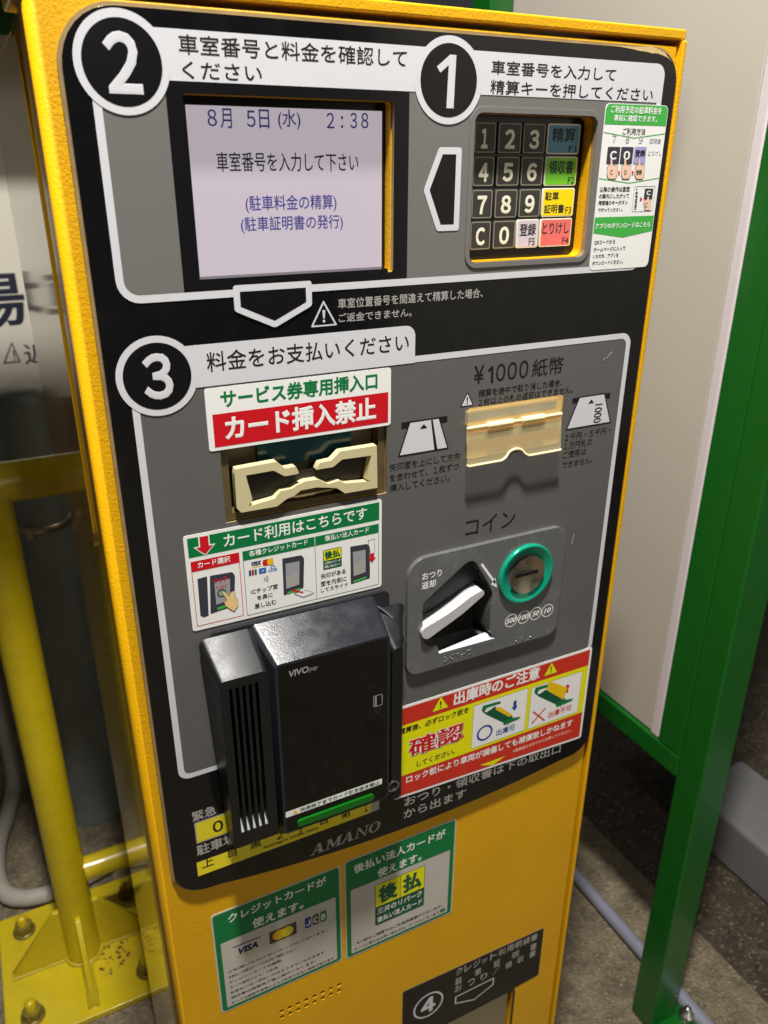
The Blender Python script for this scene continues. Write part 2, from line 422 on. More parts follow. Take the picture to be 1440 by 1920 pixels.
m = MB()
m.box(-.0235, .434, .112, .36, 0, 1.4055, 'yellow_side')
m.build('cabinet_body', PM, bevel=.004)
m = MB()   # door
m.prism([rloop((-.0276, .06, .4312, 1.4055)), rrect(scr, .002), rrect(kpo, .006), rloop(tks), offset(coin_hole, .006), rrect(tray, .006)] + holes, DY, .030, 'yellow_paint', bevel=True)
m.bwf = lambda c: 1.0 if max(q.x for q in c) < -.02 else .22
m.build('door', PM, bevel=.0075, seg=5)
m = MB()
for x_ in HX:
    for z_ in HZ: m.flat(circ(x_, z_, .00255, n=10), .0062, 'slot_dark')
m.build('vent_hole_shade', PM)  # dark discs stand for the shade inside the vent holes
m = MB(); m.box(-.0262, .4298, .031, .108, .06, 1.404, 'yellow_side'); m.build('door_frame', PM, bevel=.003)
m = MB()   # outer lip, top and right
m.box(-.0285, .4372, .0035, .112, 1.4092, 1.4166, 'yellow_paint')
m.build('rain_lip', PM, bevel=.0016)
m = MB(); m.box(.4330, .4372, .0015, .112, .04, 1.4090, 'yellow_paint'); m.build('side_lip', PM, bevel=.0012)
m = MB()   # side plate with a rounded lower corner (a prism along X)
sp = rvar([((.066, 1.055), .018), ((.40, .99), 0), ((.40, 1.395), 0), ((.066, 1.395), 0)])
for xx, rev in ((-.0279, False), (-.0260, True)):
    tri = tessellate_polygon([[Vector((p[0], p[1], 0)) for p in sp]])
    m.add([(xx, p[0], p[1]) for p in sp], [tuple(t) for t in tri], 'yellow_side')
n = len(sp); m.add([(-.0279, p[0], p[1]) for p in sp] + [(-.0260, p[0], p[1]) for p in sp], [(i, (i + 1) % n, (i + 1) % n + n, i + n) for i in range(n)], 'yellow_side')
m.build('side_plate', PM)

# front panel
m = MB()
m.prism([panel_loop, rrect(offset_r := inset(scr, -.0008), .002), rrect(inset(kpo, -.0008), .006), rloop(inset(tks, -.0008)), offset(coin_hole, .002)], 0, DY - .0002, 'panel_black', side='panel_edge', bevel=True)
FP = m.build('front_panel', PM, bevel=.0009, seg=2)

m = MB(); m.prism([offset(panel_loop, .0021), offset(panel_loop, -.001)], .0022, DY - .0001, 'panel_edge', back=False); m.build('panel_gasket', PM)

# --- printed frames
L1, L2, L3, L4, L5 = -.00012, -.00024, -.00036, -.00048, -.00060
TH = .0047
C2 = (.01949, 1.37413); C3 = (.01946, 1.19865); C1 = (.22855, 1.37386); RI_, RO_ = .0216, .0259
bt = XZ(IM, (286.7, 50.8))[1]; bb = XZ(IM, (315.8, 150.8))[1]
ux1 = XZ(RN, (1049, 300))[0]
ub = (.00104, 1.2447, ux1, bt)
m = MB()
inn = inset(ub, TH)
kp_h = rrect(kpo, .006); sc_h = rrect(scr, .002)
m.flat([rrect(inn, (.009, .006, .006, .002)), sc_h, kp_h], L1, 'print_grey')
bx = (XZ(IM, (339, 480))[0], inn[1] - .0005, XZ(IM, (765, 350))[0], bb)
m.flat([rloop(bx), sc_h], L2, 'print_black')
m.flat([rrect(ub, (.014, .010, .008, .004)), rrect((inn[0], inn[1], inn[2], bb), (.009, .006, 0, 0))], L3, 'print_white')
lb_b = XZ(IM, (348, 1461))[1]
lo = (.0012, lb_b, .4164, 1.1935); loi = inset(lo, TH)
tab_x = XZ(IM, (778, 640))[0]
tk_h = rloop(tks); ch = offset(coin_hole, .0025)
m.flat([rrect(loi, (.004, .004, .006, .002)), tk_h, ch], L1, 'print_dark_grey')
m.flat([rrect(lo, (.009, .009, .010, .004)), rrect(loi, (.005, .005, .006, .002))], L3, 'print_white')
m.flat(rrect((C3[0], loi[3] - .0003, tab_x, 1.2163), (0, .0, .008, 0)), L4, 'print_white')
for c in (C1, C2, C3):
    m.flat(circ(*c, RO_, n=64), L4 - .00012, 'print_white'); m.flat(circ(*c, RI_, n=64), L4 - .00024, 'print_black')
# arrows
pa = PL(RM, [(872, 1072), (1166, 1050), (1166, 1146), (1030, 1228), (880, 1166)])
cx = (pa[0][0] + pa[1][0]) / 2; w = (pa[1][0] - pa[0][0]) / 2; zt = (pa[0][1] + pa[1][1]) / 2; zm = (pa[2][1] + pa[4][1]) / 2; zb = pa[3][1]
da = [(cx - w, zt), (cx - w, zm), (cx, zb), (cx + w, zm), (cx + w, zt)]
m.flat(rounded(da, .002), L4 - .0003, 'print_white'); m.flat(offset(da, -.0042), L4 - .0004, 'print_black')
pb = PL(RN, [(205, 552), (292, 552), (278, 867), (198, 864), (147, 710)])
zt, zb = (pb[0][1] + pb[1][1]) / 2, (pb[2][1] + pb[3][1]) / 2; xl, xr, xt = (pb[0][0] + pb[3][0]) / 2, (pb[1][0] + pb[2][0]) / 2, pb[4][0]
la = [(xr, zt), (xl, zt), (xt, (zt + zb) / 2), (xl, zb), (xr, zb)]
m.flat(rounded(la, .002), L4, 'print_white'); m.flat(offset(la, -.0044), L4 - .0001, 'print_black')
m.build('printed_frame', FP)

def digit(ch, c, hgt, wid, bold, dx=0):
    q = MB(); q.text(ch, IM, 0, 0, L4 - .00036, 'print_white', bold=bold, fw=True, box=(c[0] - wid / 2 + dx, c[1] - hgt / 2, c[0] + wid / 2 + dx, c[1] + hgt / 2)); q.build('step_number', FP)
q = MB(); q.flat(PL(reg(760, 40, 7.2), [(545, 1172), (642, 1176), (680, 457), (598, 450), (418, 612), (464, 694), (578, 590)]), L4 - .00036, 'print_white'); q.build('step_number', FP); digit('2', C2, .0305, .0195, .030); digit('3', C3, .0300, .0188, .030)

m = MB(); B = .006
m.text('車室番号と料金を確認して', IM, (336, 101), (763, 91), L4, 'ink_black', B, lt=(336, 63))
m.text('ください', IM, (343, 147), (490, 120), L4, 'ink_black', B, lt=(343, 114))
m.text('車室番号を入力して', IM, (921, 139), (1157, 121), L4, 'ink_black', B, lt=(921, 112))
m.text('精算キーを押してください', IM, (919, 176), (1227, 158), L4, 'ink_black', B, lt=(919, 149))
m.text('料金をお支払いください', IM, (389, 698), (767, 631), L5, 'ink_black', B, lt=(389, 660))
m.text('車室位置番号を間違えて精算した場合、', IM, (634, 577.5), (906, 542), L1, 'print_pale', .012)
m.text('ご返金できません。', IM, (635, 605), (772, 577), L1, 'print_pale', .012)
m.text('¥', RH, (525, 190), (590, 78), L2, 'ink_black', .01, lt=(525, 84))
m.flat(PL(RH, [(627, 183), (641, 181), (643, 80), (634, 82), (609, 108), (615, 120), (628, 106)], L2), L2, 'ink_black')
for k_, (xa_, xb_, yb_, yt_) in enumerate(((655, 716, 175, 72), (722, 783, 166, 62), (790, 851, 158, 52))): m.text('000'[k_], RH, (xa_, yb_), (xb_, yt_), L2, 'ink_black', .012, fw=True, lt=(xa_, yt_))
m.text('紙幣', RH, (866, 150), (1058, 22), L2, 'ink_black', .006)
m.text('精算を途中で取り消した場合、', RH, (555, 258), (1048, 165), L2, 'ink_black', .012)
m.text('2枚以上の札の返却はできません。', RH, (553, 310), (1110, 207), L2, 'ink_black', .012, fw=True)
m.text('矢印面を上にして方向', RH, (33, 698), (445, 592), L2, 'ink_black', .008)
m.text('を合わせて、1枚ずつ', RH, (33, 755), (440, 655), L2, 'ink_black', .008, fw=True)
m.text('挿入してください。', RH, (33, 812), (385, 728), L2, 'ink_black', .008)
m.text('2千円・5千円・', RH, (1060, 518), (1330, 445), L2, 'ink_black', .008, fw=True)
m.text('1万円札の', RH, (1056, 570), (1224, 510), L2, 'ink_black', .008, fw=True)
m.text('ご使用は', RH, (1048, 622), (1188, 566), L2, 'ink_black', .008)
m.text('できません。', RH, (1044, 675), (1225, 622), L2, 'ink_black', .008)
m.text('コイン', RQ, (305, 722), (495, 640), L2, 'ink_black', .004)
m.text('おつり・領収書は下の取出口', RF, (138, 1128), (1195, 705), L1, 'print_pale', .006, lt=(138, 1066), slope=-.026)
m.text('から出ます', R2, (752, 270), (1315, 22), L1, 'print_pale', .006, lt=(752, 188), slope=-.026)
m.text('緊急', RK, (108, 210), (262, 108), L1, 'print_pale', .02)
m.text('駐車場', RK, (138, 425), (395, 300), L1, 'print_pale', .02)
m.build('printed_instructions', FP)
m = MB(); m.flat(PL(IM, [(1150, 85), (1190, 88), (1222, 87), (1246, 98), (1260, 116), (1252, 108), (1241, 103), (1232, 100), (1222, 100), (1212, 97), (1198, 95), (1186, 92), (1170, 89)]), L1, 'adhesive'); m.build('adhesive_residue', FP)
m = MB(); wl = XZ(RK, (890, 428), L1); wr = XZ(RK, (1345, 275), L1); zl = (wl[1] + wr[1]) / 2; hl = .0118; sl = .18
def seriff(kind, u0, u1):
    X_ = lambda u, v: (wl[0] + (wr[0] - wl[0]) * (u0 + (u1 - u0) * u) + v * hl * sl - .001, zl + v * hl)
    def poly(p, k=[0]): k[0] += 1; m.flat([X_(*q) for q in p], L1 - .000012 * k[0], 'print_pale')
    bar = lambda a, c, v: poly([(a, v), (c, v), (c, v + .09), (a, v + .09)])
    if kind == 'A': poly([(.10, .05), (.18, .05), (.55, 1), (.45, 1)]); poly([(.62, .05), (.88, .05), (.60, 1), (.42, 1)]); poly([(.25, .30), (.72, .30), (.72, .39), (.28, .39)]); bar(0, .30, 0); bar(.54, 1, 0)
    elif kind == 'M': poly([(.10, .05), (.18, .05), (.18, .95), (.10, .95)]); poly([(.74, .05), (.92, .05), (.92, .95), (.74, .95)]); poly([(.08, 1), (.28, 1), (.54, .28), (.46, .06)]); poly([(.46, .06), (.54, .06), (.86, 1), (.74, 1)]); bar(0, .28, 0); bar(.66, 1, 0); bar(0, .24, .91); bar(.78, 1, .91)
    elif kind == 'N': poly([(.12, .05), (.20, .05), (.20, .95), (.12, .95)]); poly([(.80, .0), (.88, .0), (.88, .95), (.80, .95)]); poly([(.08, 1), (.30, 1), (.88, .0), (.78, .0)]); bar(0, .32, 0); bar(.68, 1, .91)
    else:
        o_ = [X_(.5 + .5 * math.cos(2 * math.pi * k / 32), .5 + .52 * math.sin(2 * math.pi * k / 32)) for k in range(32)]; i_ = [X_(.5 + .27 * math.cos(2 * math.pi * k / 32), .5 + .44 * math.sin(2 * math.pi * k / 32)) for k in range(32)]
        m.flat([o_, i_[::-1]], L1, 'print_pale')
seriff('A', 0, .20); seriff('M', .21, .43); seriff('A', .43, .62); seriff('N', .63, .82); seriff('O', .83, 1.0)
m.build('maker_name', FP)

def tri_sign(mb, r, pts, y, fill, line, wid=.0011, bang=True, py=None):
    p = PL(r, pts, y if py is None else py); zb = (p[0][1] + p[1][1]) / 2; cx = (p[0][0] + p[1][0]) / 2
    t = [(p[0][0], zb), (p[1][0], zb), (cx, p[2][1])]
    mb.flat(rounded(t, .0012), y, line); mb.flat(offset(t, -wid), y - .00006, fill)
    h = p[2][1] - zb; w = h * .055
    if bang:
        mb.flat([(cx - w * 1.1, zb + h * .62), (cx - w * .6, zb + h * .30), (cx + w * .6, zb + h * .30), (cx + w * 1.1, zb + h * .62)], y - .00012, line)
        mb.flat(circ(cx, zb + h * .2, w, n=10), y - .00012, line)
m = MB()
tri_sign(m, RM, [(1165, 1225), (1265, 1222), (1215, 1125)], L1, 'print_black', 'print_white', .0012)
m.build('warning_triangle', FP); m = MB(); tri_sign(m, RH, [(445, 325), (528, 315), (490, 232)], L2, 'print_white', 'ink_black', .0009); m.build('warning_triangle', FP); m = MB()
# ticket and banknote diagrams
def slot_icon(bar, card, extra):
    b = QRECT(RH, *bar); m.flat(rloop(b), L2, 'ink_black')
    q = PL(RH, card); zt, zb = (q[0][1] + q[1][1]) / 2, (q[2][1] + q[3][1]) / 2; cx = (q[2][0] + q[3][0]) / 2; wt = (q[1][0] - q[0][0]) / 2; wb = (q[2][0] - q[3][0]) / 2
    t = [(cx - wb, zb), (cx + wb, zb), (cx + wt, zt), (cx - wt, zt)]
    m.flat(offset(t, .0012), L3, 'ink_black'); m.flat(t, L4, 'print_white'); return cx, wb, wt, zb, zt
cx, wb, wt, zb, zt = slot_icon([(100, 412), (372, 376), (370, 412), (103, 452)], [(152, 415), (318, 392), (368, 560), (92, 605)], 1)
f = lambda u, v: (cx + u * (wb + (wt - wb) * v), zb + v * (zt - zb))
m.flat([f(.45, 0), f(.58, 0), f(.58, 1), f(.45, 1)], L5, 'ink_black')
m.flat([f(-.28, .76), f(.18, .76), f(-.05, .90)], L5, 'ink_black')
m.build('printed_pictogram', FP); m = MB()
cx, wb, wt, zb, zt = slot_icon([(1103, 270), (1327, 240), (1325, 270), (1106, 302)], [(1146, 268), (1288, 250), (1322, 410), (1075, 448)], 1)
m.flat([f(-.22, .76), f(.18, .76), f(-.02, .90)], L5, 'ink_black')
vs, fs, x0, y0, x1, y1 = glyphs('1000', .01)
w_, h_ = wb * .36, (zt - zb) * .66
m.add([(f(.80, .72)[0] - (v[1] - y0) / (y1 - y0) * -w_ - w_, L5 - max(v[2], 0) * .001, f(0, .70)[1] - (v[0] - x0) / (x1 - x0) * h_) for v in vs], [tuple(q) for q in fs], 'ink_black')
m.build('printed_pictogram', FP)

# yellow write-on labels at the lower left
m = MB()
a = QRECT(RK, (118, 222), (360, 140), (362, 285), (135, 355)); m.flat(rrect(a, .001), L1, 'label_grey'); m.flat(inset(a, .0012), L2, 'label_yellow') if False else m.flat(rloop(inset(a, .0012)), L2, 'label_yellow')
m.text('0', RK, (245, 280), (308, 205), L3, 'ink_black', .02, fw=True)
b = QRECT(RK, (133, 460), (1340, 68), (1336, 130), (145, 575)); m.flat(rrect(b, .001), L1, 'label_grey'); m.flat(rloop((b[0], b[1], b[2] - .009, b[3])), L2, 'label_yellow')
for chx, (lb, rt) in zip('上目黒2丁目第1', [((172, 512), (245, 450)), ((345, 445), (398, 388)), ((490, 390), (560, 330)), ((662, 330), (705, 275)), ((790, 305), (850, 240)), ((950, 232), (1000, 175)), ((1085, 190), (1150, 130)), ((1240, 150), (1262, 85))]):
    m.text(chx, RK, lb, rt, L3, 'ink_black', .015, fw=True)
m.text('Kamimeguro 2chome Daiichi', RK, (578, 388), (938, 252), L3, 'ink_black', .02)
m.build('write_on_label', FP)

# ---- screen
m = MB()
m.flat(rloop(inset(scr, -.004)), .0128, 'bezel_black'); m.box(scr[0], scr[2] - .0035, .0006, .0127, scr[1] - .002, scr[1] + .0022, 'bezel_black'); m.build('screen_surround', PM)
LY = .0124
lcd = QRECT(RA, (140, 230), (1247, 264), (1248, 1140), (226, 1198), LY)
m = MB(); m.flat(rloop(lcd), LY, 'screen_glow'); DS = m.build('display_screen', PM)
m = MB(); t = LY - .0001; B = .008
m.text('8', RA, (270, 350), (316, 255), t, 'screen_navy', B, fw=True); m.text('月', RA, (342, 362), (400, 250), t, 'screen_navy', B)
m.text('5', RA, (490, 355), (534, 262), t, 'screen_navy', B, fw=True); m.text('日', RA, (560, 362), (612, 256), t, 'screen_navy', B)
m.text('(水)', RA, (666, 368), (788, 258), t, 'screen_navy', B)
for chx, a, b in (('2', 938, 980), (':', 1018, 1030), ('3', 1070, 1108), ('8', 1132, 1172)):
    m.text(chx, RA, (a, 362), (b, 275 if chx != ':' else 292), t, 'screen_navy', B, fw=True)
m.text('車室番号を入力して下さい', RA, (322, 606), (1115, 500), t, 'screen_black', B)
m.text('(駐車料金の精算)', RA, (484, 840), (992, 732), t, 'screen_navy', B)
m.text('(駐車証明書の発行)', RA, (458, 955), (1028, 845), t, 'screen_navy', B)
m.build('screen_text', DS)

# ---- keypad
KY = .0118
m = MB(); m.flat(rloop(inset(kpo, -.004)), .0135, 'bezel_black'); KP = m.build('keypad', PM)
m = MB(); ko = rrect(kpo, .006, 8); m.prism([offset(ko, .0040), offset(ko, .0004)], -.0010, -.0001, 'print_grey', bevel=True); m.build('keypad_rim', PM, bevel=.0006, seg=2)
KZ = [XZ(RB, (700, a), KY)[1] for a in (207, 508, 530, 818, 840, 1120, 1137, 1410)]
KXc = []
for a, b in (((150, 350), (362, 350)), ((380, 350), (608, 350)), ((620, 350), (838, 350)), ((855, 350), (1168, 350))):
    KXc.append((XZ(RB, a, KY)[0], XZ(RB, b, KY)[0]))
keys = [['1', '2', '3', 'A'], ['4', '5', '6', 'B'], ['7', '8', '9', 'C3'], ['C', '0', 'D', 'E']]
for r_ in range(4):
    z1, z0 = KZ[2 * r_], KZ[2 * r_ + 1]
    for c_ in range(4):
        k = keys[r_][c_]; x0, x1 = KXc[c_]; q = (x0, z0, x1, z1); m = MB(); w, h = x1 - x0, z1 - z0
        X = lambda u: x0 + u * w
        Zk = lambda v: z0 + v * h
        face = {'A': 'key_blue', 'B': 'key_green', 'C3': 'key_yellow', 'D': 'key_lilac', 'E': 'key_red'}.get(k, 'key_dark')
        m.prism(rrect(q, .0016, 3), KY, .0134, 'key_dark' if face == 'key_dark' else 'key_ink', bevel=True, back=False)
        g = inset(q, .0006 if face == 'key_dark' else .0009)
        if face == 'key_dark':
            m.flat(rrect(g, .0014, 3), KY - .00006, 'key_line'); m.flat(rrect(inset(g, .0007), .001, 3), KY - .0001, 'key_dark')
        else: m.flat(rrect(g, .001, 3), KY - .0001, face)
        y = KY - .00016
        if face == 'key_dark': m.text(k, RB, 0, 0, y, 'key_ink', .04, fw=True, box=(X(.28), Zk(.16), X(.72), Zk(.78)) if k != '1' else (X(.32), Zk(.16), X(.62), Zk(.78)))
        elif k == 'A': m.text('精算', RB, 0, 0, y, 'key_legend', .02, box=(X(.14), Zk(.40), X(.86), Zk(.88))); m.text('F1', RB, 0, 0, y, 'key_legend', .01, box=(X(.68), Zk(.08), X(.92), Zk(.28)))
        elif k == 'B': m.text('領収書', RB, 0, 0, y, 'key_legend', .02, box=(X(.12), Zk(.40), X(.88), Zk(.88))); m.text('F2', RB, 0, 0, y, 'key_legend', .01, box=(X(.74), Zk(.08), X(.94), Zk(.30)))
        elif k == 'C3': m.text('駐車', RB, 0, 0, y, 'key_legend', .02, box=(X(.07), Zk(.58), X(.50), Zk(.88))); m.text('証明書', RB, 0, 0, y, 'key_legend', .02, box=(X(.07), Zk(.12), X(.70), Zk(.44))); m.text('F3', RB, 0, 0, y, 'key_legend', .01, box=(X(.74), Zk(.10), X(.93), Zk(.34)))
        elif k == 'D': m.text('登録', RB, 0, 0, y, 'key_legend', .02, box=(X(.12), Zk(.42), X(.88), Zk(.86))); m.text('F5', RB, 0, 0, y, 'key_legend', .01, box=(X(.58), Zk(.08), X(.86), Zk(.34)))
        elif k == 'E': m.text('とりけし', RB, 0, 0, y, 'key_legend', .014, box=(X(.06), Zk(.45), X(.92), Zk(.86))); m.text('F4', RB, 0, 0, y, 'key_legend', .01, box=(X(.73), Zk(.08), X(.93), Zk(.32)))
        o = m.build('key', KP, bevel=.0006, seg=2)

# ---- service-ticket slot
m = MB(); m.flat(rloop(inset(tks, -.004)), .0150, 'slot_olive')
e = inset(tks, .004); m.prism([rloop(inset(tks, .0003)), rloop(inset(tks, .0058))], .0030, .0148, 'slot_olive', back=False)
m.build('slot_recess', PM)
m = MB(); wv = QRECT(RC, (420, 560), (1085, 490), (1085, 690), (430, 700), .011); m.prism(rloop((wv[0], wv[1], wv[2], tks[3] - .001)), .0095, .0148, 'slot_window', back=False); m.build('slot_window', PM)
SY = -.0035
P = lambda pts: PL(RC, pts, SY)
outer = [(722, 780), (700, 737), (622, 752), (562, 703), (272, 757), (266, 800), (280, 1035), (312, 1066), (568, 1021), (640, 965), (690, 946), (735, 908), (850, 886), (990, 891), (1050, 929), (1281, 889), (1276, 588), (1015, 630), (955, 693), (870, 713), (845, 762)]
innr = [(965, 742), (1030, 688), (1236, 660), (1200, 832), (1240, 842), (1050, 858), (1010, 838), (930, 862), (860, 829), (770, 842), (712, 868), (672, 895), (592, 912), (550, 966), (362, 1022), (392, 972), (345, 802), (542, 767), (622, 808), (715, 790)]
ivl = rounded(P(outer + innr), .0006, 2)
m = MB(); m.prism(ivl, SY, .0030, 'ivory', bevel=True, back=False)
m.build('ticket_slot_bezel', PM, bevel=.0011, seg=3)
m = MB(); hole = P([(400, 830), (560, 800), (640, 830), (740, 812), (940, 775), (1040, 720), (1190, 700), (1160, 812), (1050, 835), (930, 845), (860, 812), (770, 825), (660, 875), (560, 930), (420, 965)])
m.flat(offset(hole, .0030), .0028, 'slot_dark'); m.build('ticket_slot', PM)

# ---- banknote flap
m = MB()
fl = QRECT(RH, (490, 340), (1045, 268), (1040, 575), (495, 665), -.004)
x0, x1 = XZ(RH, (487, 400), -.005)[0], XZ(RH, (1043, 330), -.005)[0]; zt = XZ(RH, (770, 306), -.003)[1]; zb = XZ(RH, (600, 655), -.008)[1]; zm = zt - (zt - zb) * .30; xm = (x0 + x1) / 2
bx0, bx1 = XZ(RH, (490, 400))[0], XZ(RH, (1044, 330))[0]
m.prism(rrect((bx0, zb + .0035, bx1, zt + .0008), .002), -.0006, -.0001, 'flap_shelf'); BF = m.build('banknote_inlet', PM)
for q, c in (((bx0 + .001, zt - (zt - zb) * .44, bx1 - .001, zt - (zt - zb) * .32), 'flap_band'), ((bx0 + .001, zt - (zt - zb) * .60, bx1 - .001, zt - (zt - zb) * .46), 'flap_tan'), ((bx0 + .001, zt - (zt - zb) * .78, bx1 - .001, zt - (zt - zb) * .63), 'flap_band')):
    m = MB(); m.flat(rloop(q), -.0008, c); m.build('inlet_shelf', BF)
m = MB()   # hinged clear flap, tilting out towards its lower edge
def fl_y(z): return -.0030 - .0048 * (zt - z) / (zt - zb)
prof = [(x0, zb), (xm - .0135, zb), (xm - .010, zb + .0018)] + [(xm + .0085 * math.cos(math.radians(a)), zb + .0022 + .0055 * math.sin(math.radians(a))) for a in range(170, 9, -20)] + [(xm + .010, zb + .0018), (xm + .0135, zb), (x1, zb), (x1, zm), (x0, zm)]
prof = rounded(prof, .0012, 2)
b0 = len(m.v); m.prism(prof, -.0014, 0, 'amber_flap')
m.v[b0:] = [(v[0], v[1] + fl_y(v[2]), v[2]) for v in m.v[b0:]]
rp = [(q[0], fl_y(q[1]) - .0012, q[1] + .0006) for q in prof if q[1] < zb + .012 and q[0] > x0 - 1]
m.build('clear_flap', BF, bevel=.0005, seg=2)
m = MB(); m.tube(sorted(rp, key=lambda q: q[0]), .0011, 'flap_rim', 8); m.build('flap_rim', BF)
m = MB()
m.prism(rrect((x0 + .001, zm + .001, x1 - .001, zt), .0015), -.0048, -.0007, 'amber_flap', bevel=True); m.flat(rloop((x0 + .003, zm + .004, x1 - .003, zt - .003)), -.0009, 'key_line')
m.build('hinge_plate', BF, bevel=.001, seg=2)
m = MB()
for u0, u1, rr in ((0, .2, .0016), (.2, .46, .0032), (.46, .56, .0014), (.56, .80, .0032), (.80, 1, .0016)):
    a, b = x0 + (x1 - x0) * u0, x0 + (x1 - x0) * u1
    m.tube([(a, -.0056, zm), (b, -.0056, zm)], rr * .85, 'flap_rim', 14)
m.build('hinge_pin', BF)

# ---- coin unit
m = MB(); cp = (.2025, .9125, .3650, 1.0260)
cl = rrect(cp, (.012, .012, .013, .018), 8)
m.prism([cl, coin_hole], -.0045, -.0001, 'coin_plate', bevel=True, back=False); n_ = len(coin_hole); hh = list(reversed(ccw(coin_hole))); m.add([(p[0], -.0001, p[1]) for p in hh] + [(p[0], .0214, p[1]) for p in hh], [(i, i + n_, (i + 1) % n_ + n_, (i + 1) % n_) for i in range(n_)], 'coin_plate'); CU = m.build('coin_unit', PM, bevel=.0036, seg=4)
m = MB(); m.flat(rloop((min(p[0] for p in coin_hole) - .004, min(p[1] for p in coin_hole) - .004, max(p[0] for p in coin_hole) + .004, max(p[1] for p in coin_hole) + .004)), .0215, 'slot_dark')
ck = PL(RE, [(213, 722), (560, 398), (640, 392), (700, 500), (560, 640), (400, 760), (213, 830)], .004); m.prism(rounded(ck, .004), .006, .0210, 'reader_plastic', back=False, taper=.004); m.build('return_pocket', CU)
m = MB(); a_ = PL(RE, [(345, 1126), (800, 1000)], -.0044); c_ = PL(RE, [(352, 1114), (742, 972)], -.0044)
m.add([(a_[0][0], -.0044, a_[0][1]), (a_[1][0], -.0044, a_[1][1]), (c_[1][0], .0015, c_[1][1] - .0012), (c_[0][0], -.0025, c_[0][1])], [(0, 1, 2, 3)], 'print_white'); m.build('pocket_lip', CU)  # ledge coloured white for the lit, worn bottom edge of the pocket
m = MB(); LVY = -.0085
sp_ = [((266, 958), 62), ((330, 915), 56), ((430, 848), 50), ((530, 775), 48), ((620, 700), 44), ((690, 650), 30)]
cs = [Vector(XZ(RE, p_, LVY)) for p_, _ in sp_]; rs_ = [r_ / 4.2353 / 2340 for _, r_ in sp_]; up_, dn_ = [], []
for i_, c_ in enumerate(cs):
    t_ = (cs[min(i_ + 1, 5)] - cs[max(i_ - 1, 0)]).normalized(); nv_ = Vector((-t_.y, t_.x)); up_.append(tuple(c_ + nv_ * rs_[i_])); dn_.append(tuple(c_ - nv_ * rs_[i_]))
def cap_(c_, t_, r_, sg): a0 = math.atan2(t_.y, t_.x); return [(c_.x + r_ * math.cos(a0 + sg * math.radians(a_)), c_.y + r_ * math.sin(a0 + sg * math.radians(a_))) for a_ in range(-70, 71, 20)]
e0 = (cs[0] - cs[1]).normalized(); e1 = (cs[5] - cs[4]).normalized()
lv = dn_ + cap_(cs[5], e1, rs_[5], 1) + up_[::-1] + cap_(cs[0], e0, rs_[0], 1)
m.prism(lv, LVY, .012, 'lever_white', bevel=True, back=False); m.build('return_lever', CU, bevel=.0016, seg=3)
RCX, RCZ = XZ(RE, (1045, 490), -.006)
m = MB(); m.lathe([(.0290, 0), (.0290, .0024), (.0286, .0032), (.0278, .0036), (.0268, .0035), (.0240, .0024), (.0212, .0012), (.0188, .0001), (.0182, -.0008), (.0181, -.006)], (RCX, -.0045, RCZ), 'ring_teal', 'Y', 56); m.build('coin_ring', CU)
m = MB(); m.lathe([(.0001, .0002), (.005, .0005), (.010, .0013), (.0150, .0026), (.0184, .0038)], (RCX, -.00475, RCZ), 'slot_metal', 'Y', 40)
m.prism(rloop((RCX - .0150, RCZ - .0016, RCX + .0140, RCZ + .0017)), -.0068, -.0040, 'bezel_black'); m.build('coin_slot', CU)
m = MB(); y = -.00462
m.text('おつり', RE, (218, 535), (375, 462), y, 'sticker_white', .015); m.text('返却', RE, (215, 610), (328, 543), y, 'sticker_white', .02)
m.build('coin_marking', CU); m = MB()
ar = PL(RE, [(690, 412), (800, 565)], y); m.flat(ribbon([ar[0], ar[1]], .0022), y, 'sticker_white'); e = PL(RE, [(765, 575), (812, 600), (800, 520)], y); m.flat(e, y, 'sticker_white')
m.build('coin_marking', CU); m = MB()
for (px, pz, tx) in ((925, 862, '500'), (1025, 835, '100'), (1120, 806, '50'), (1213, 782, '10')):
    c = XZ(RE, (px, pz), y); m.flat([circ(*c, .0068), circ(*c, .0060)], y, 'sticker_white'); wd = .0056 if len(tx) == 3 else .0040
    m.text(tx, RE, 0, 0, y, 'sticker_white', .03, shear=.25, box=(c[0] - wd, c[1] - .0027, c[0] + wd, c[1] + .0027))
m.build('coin_marking', CU)
m = MB()
def braille(cells, p0, p1):
    a, b = XZ(RE, p0, y), XZ(RE, p1, y); z = (a[1] + b[1]) / 2
    for i, cell in enumerate(cells):
        x = a[0] + (b[0] - a[0]) * i / max(len(cells) - 1, 1)
        for d in cell:
            dx = .0011 if d > 3 else -.0011; dz = .0022 * (1 - (d - 1) % 3)
            m.lathe([(.0008, 0), (.0006, .0005), (.0001, .0007)], (x + dx, -.0045, z + dz), 'coin_plate', 'Y', 8)
braille([(1, 3, 5, 6), (2, 4, 6), (1, 4, 5), (2, 3, 5), (1, 4, 6)], (405, 1165), (590, 1120)); m.build('braille_mark', CU); m = MB(); braille([(2, 4, 6), (1, 2), (3, 5)], (970, 1030), (1070, 990))
m.build('braille_mark', CU)

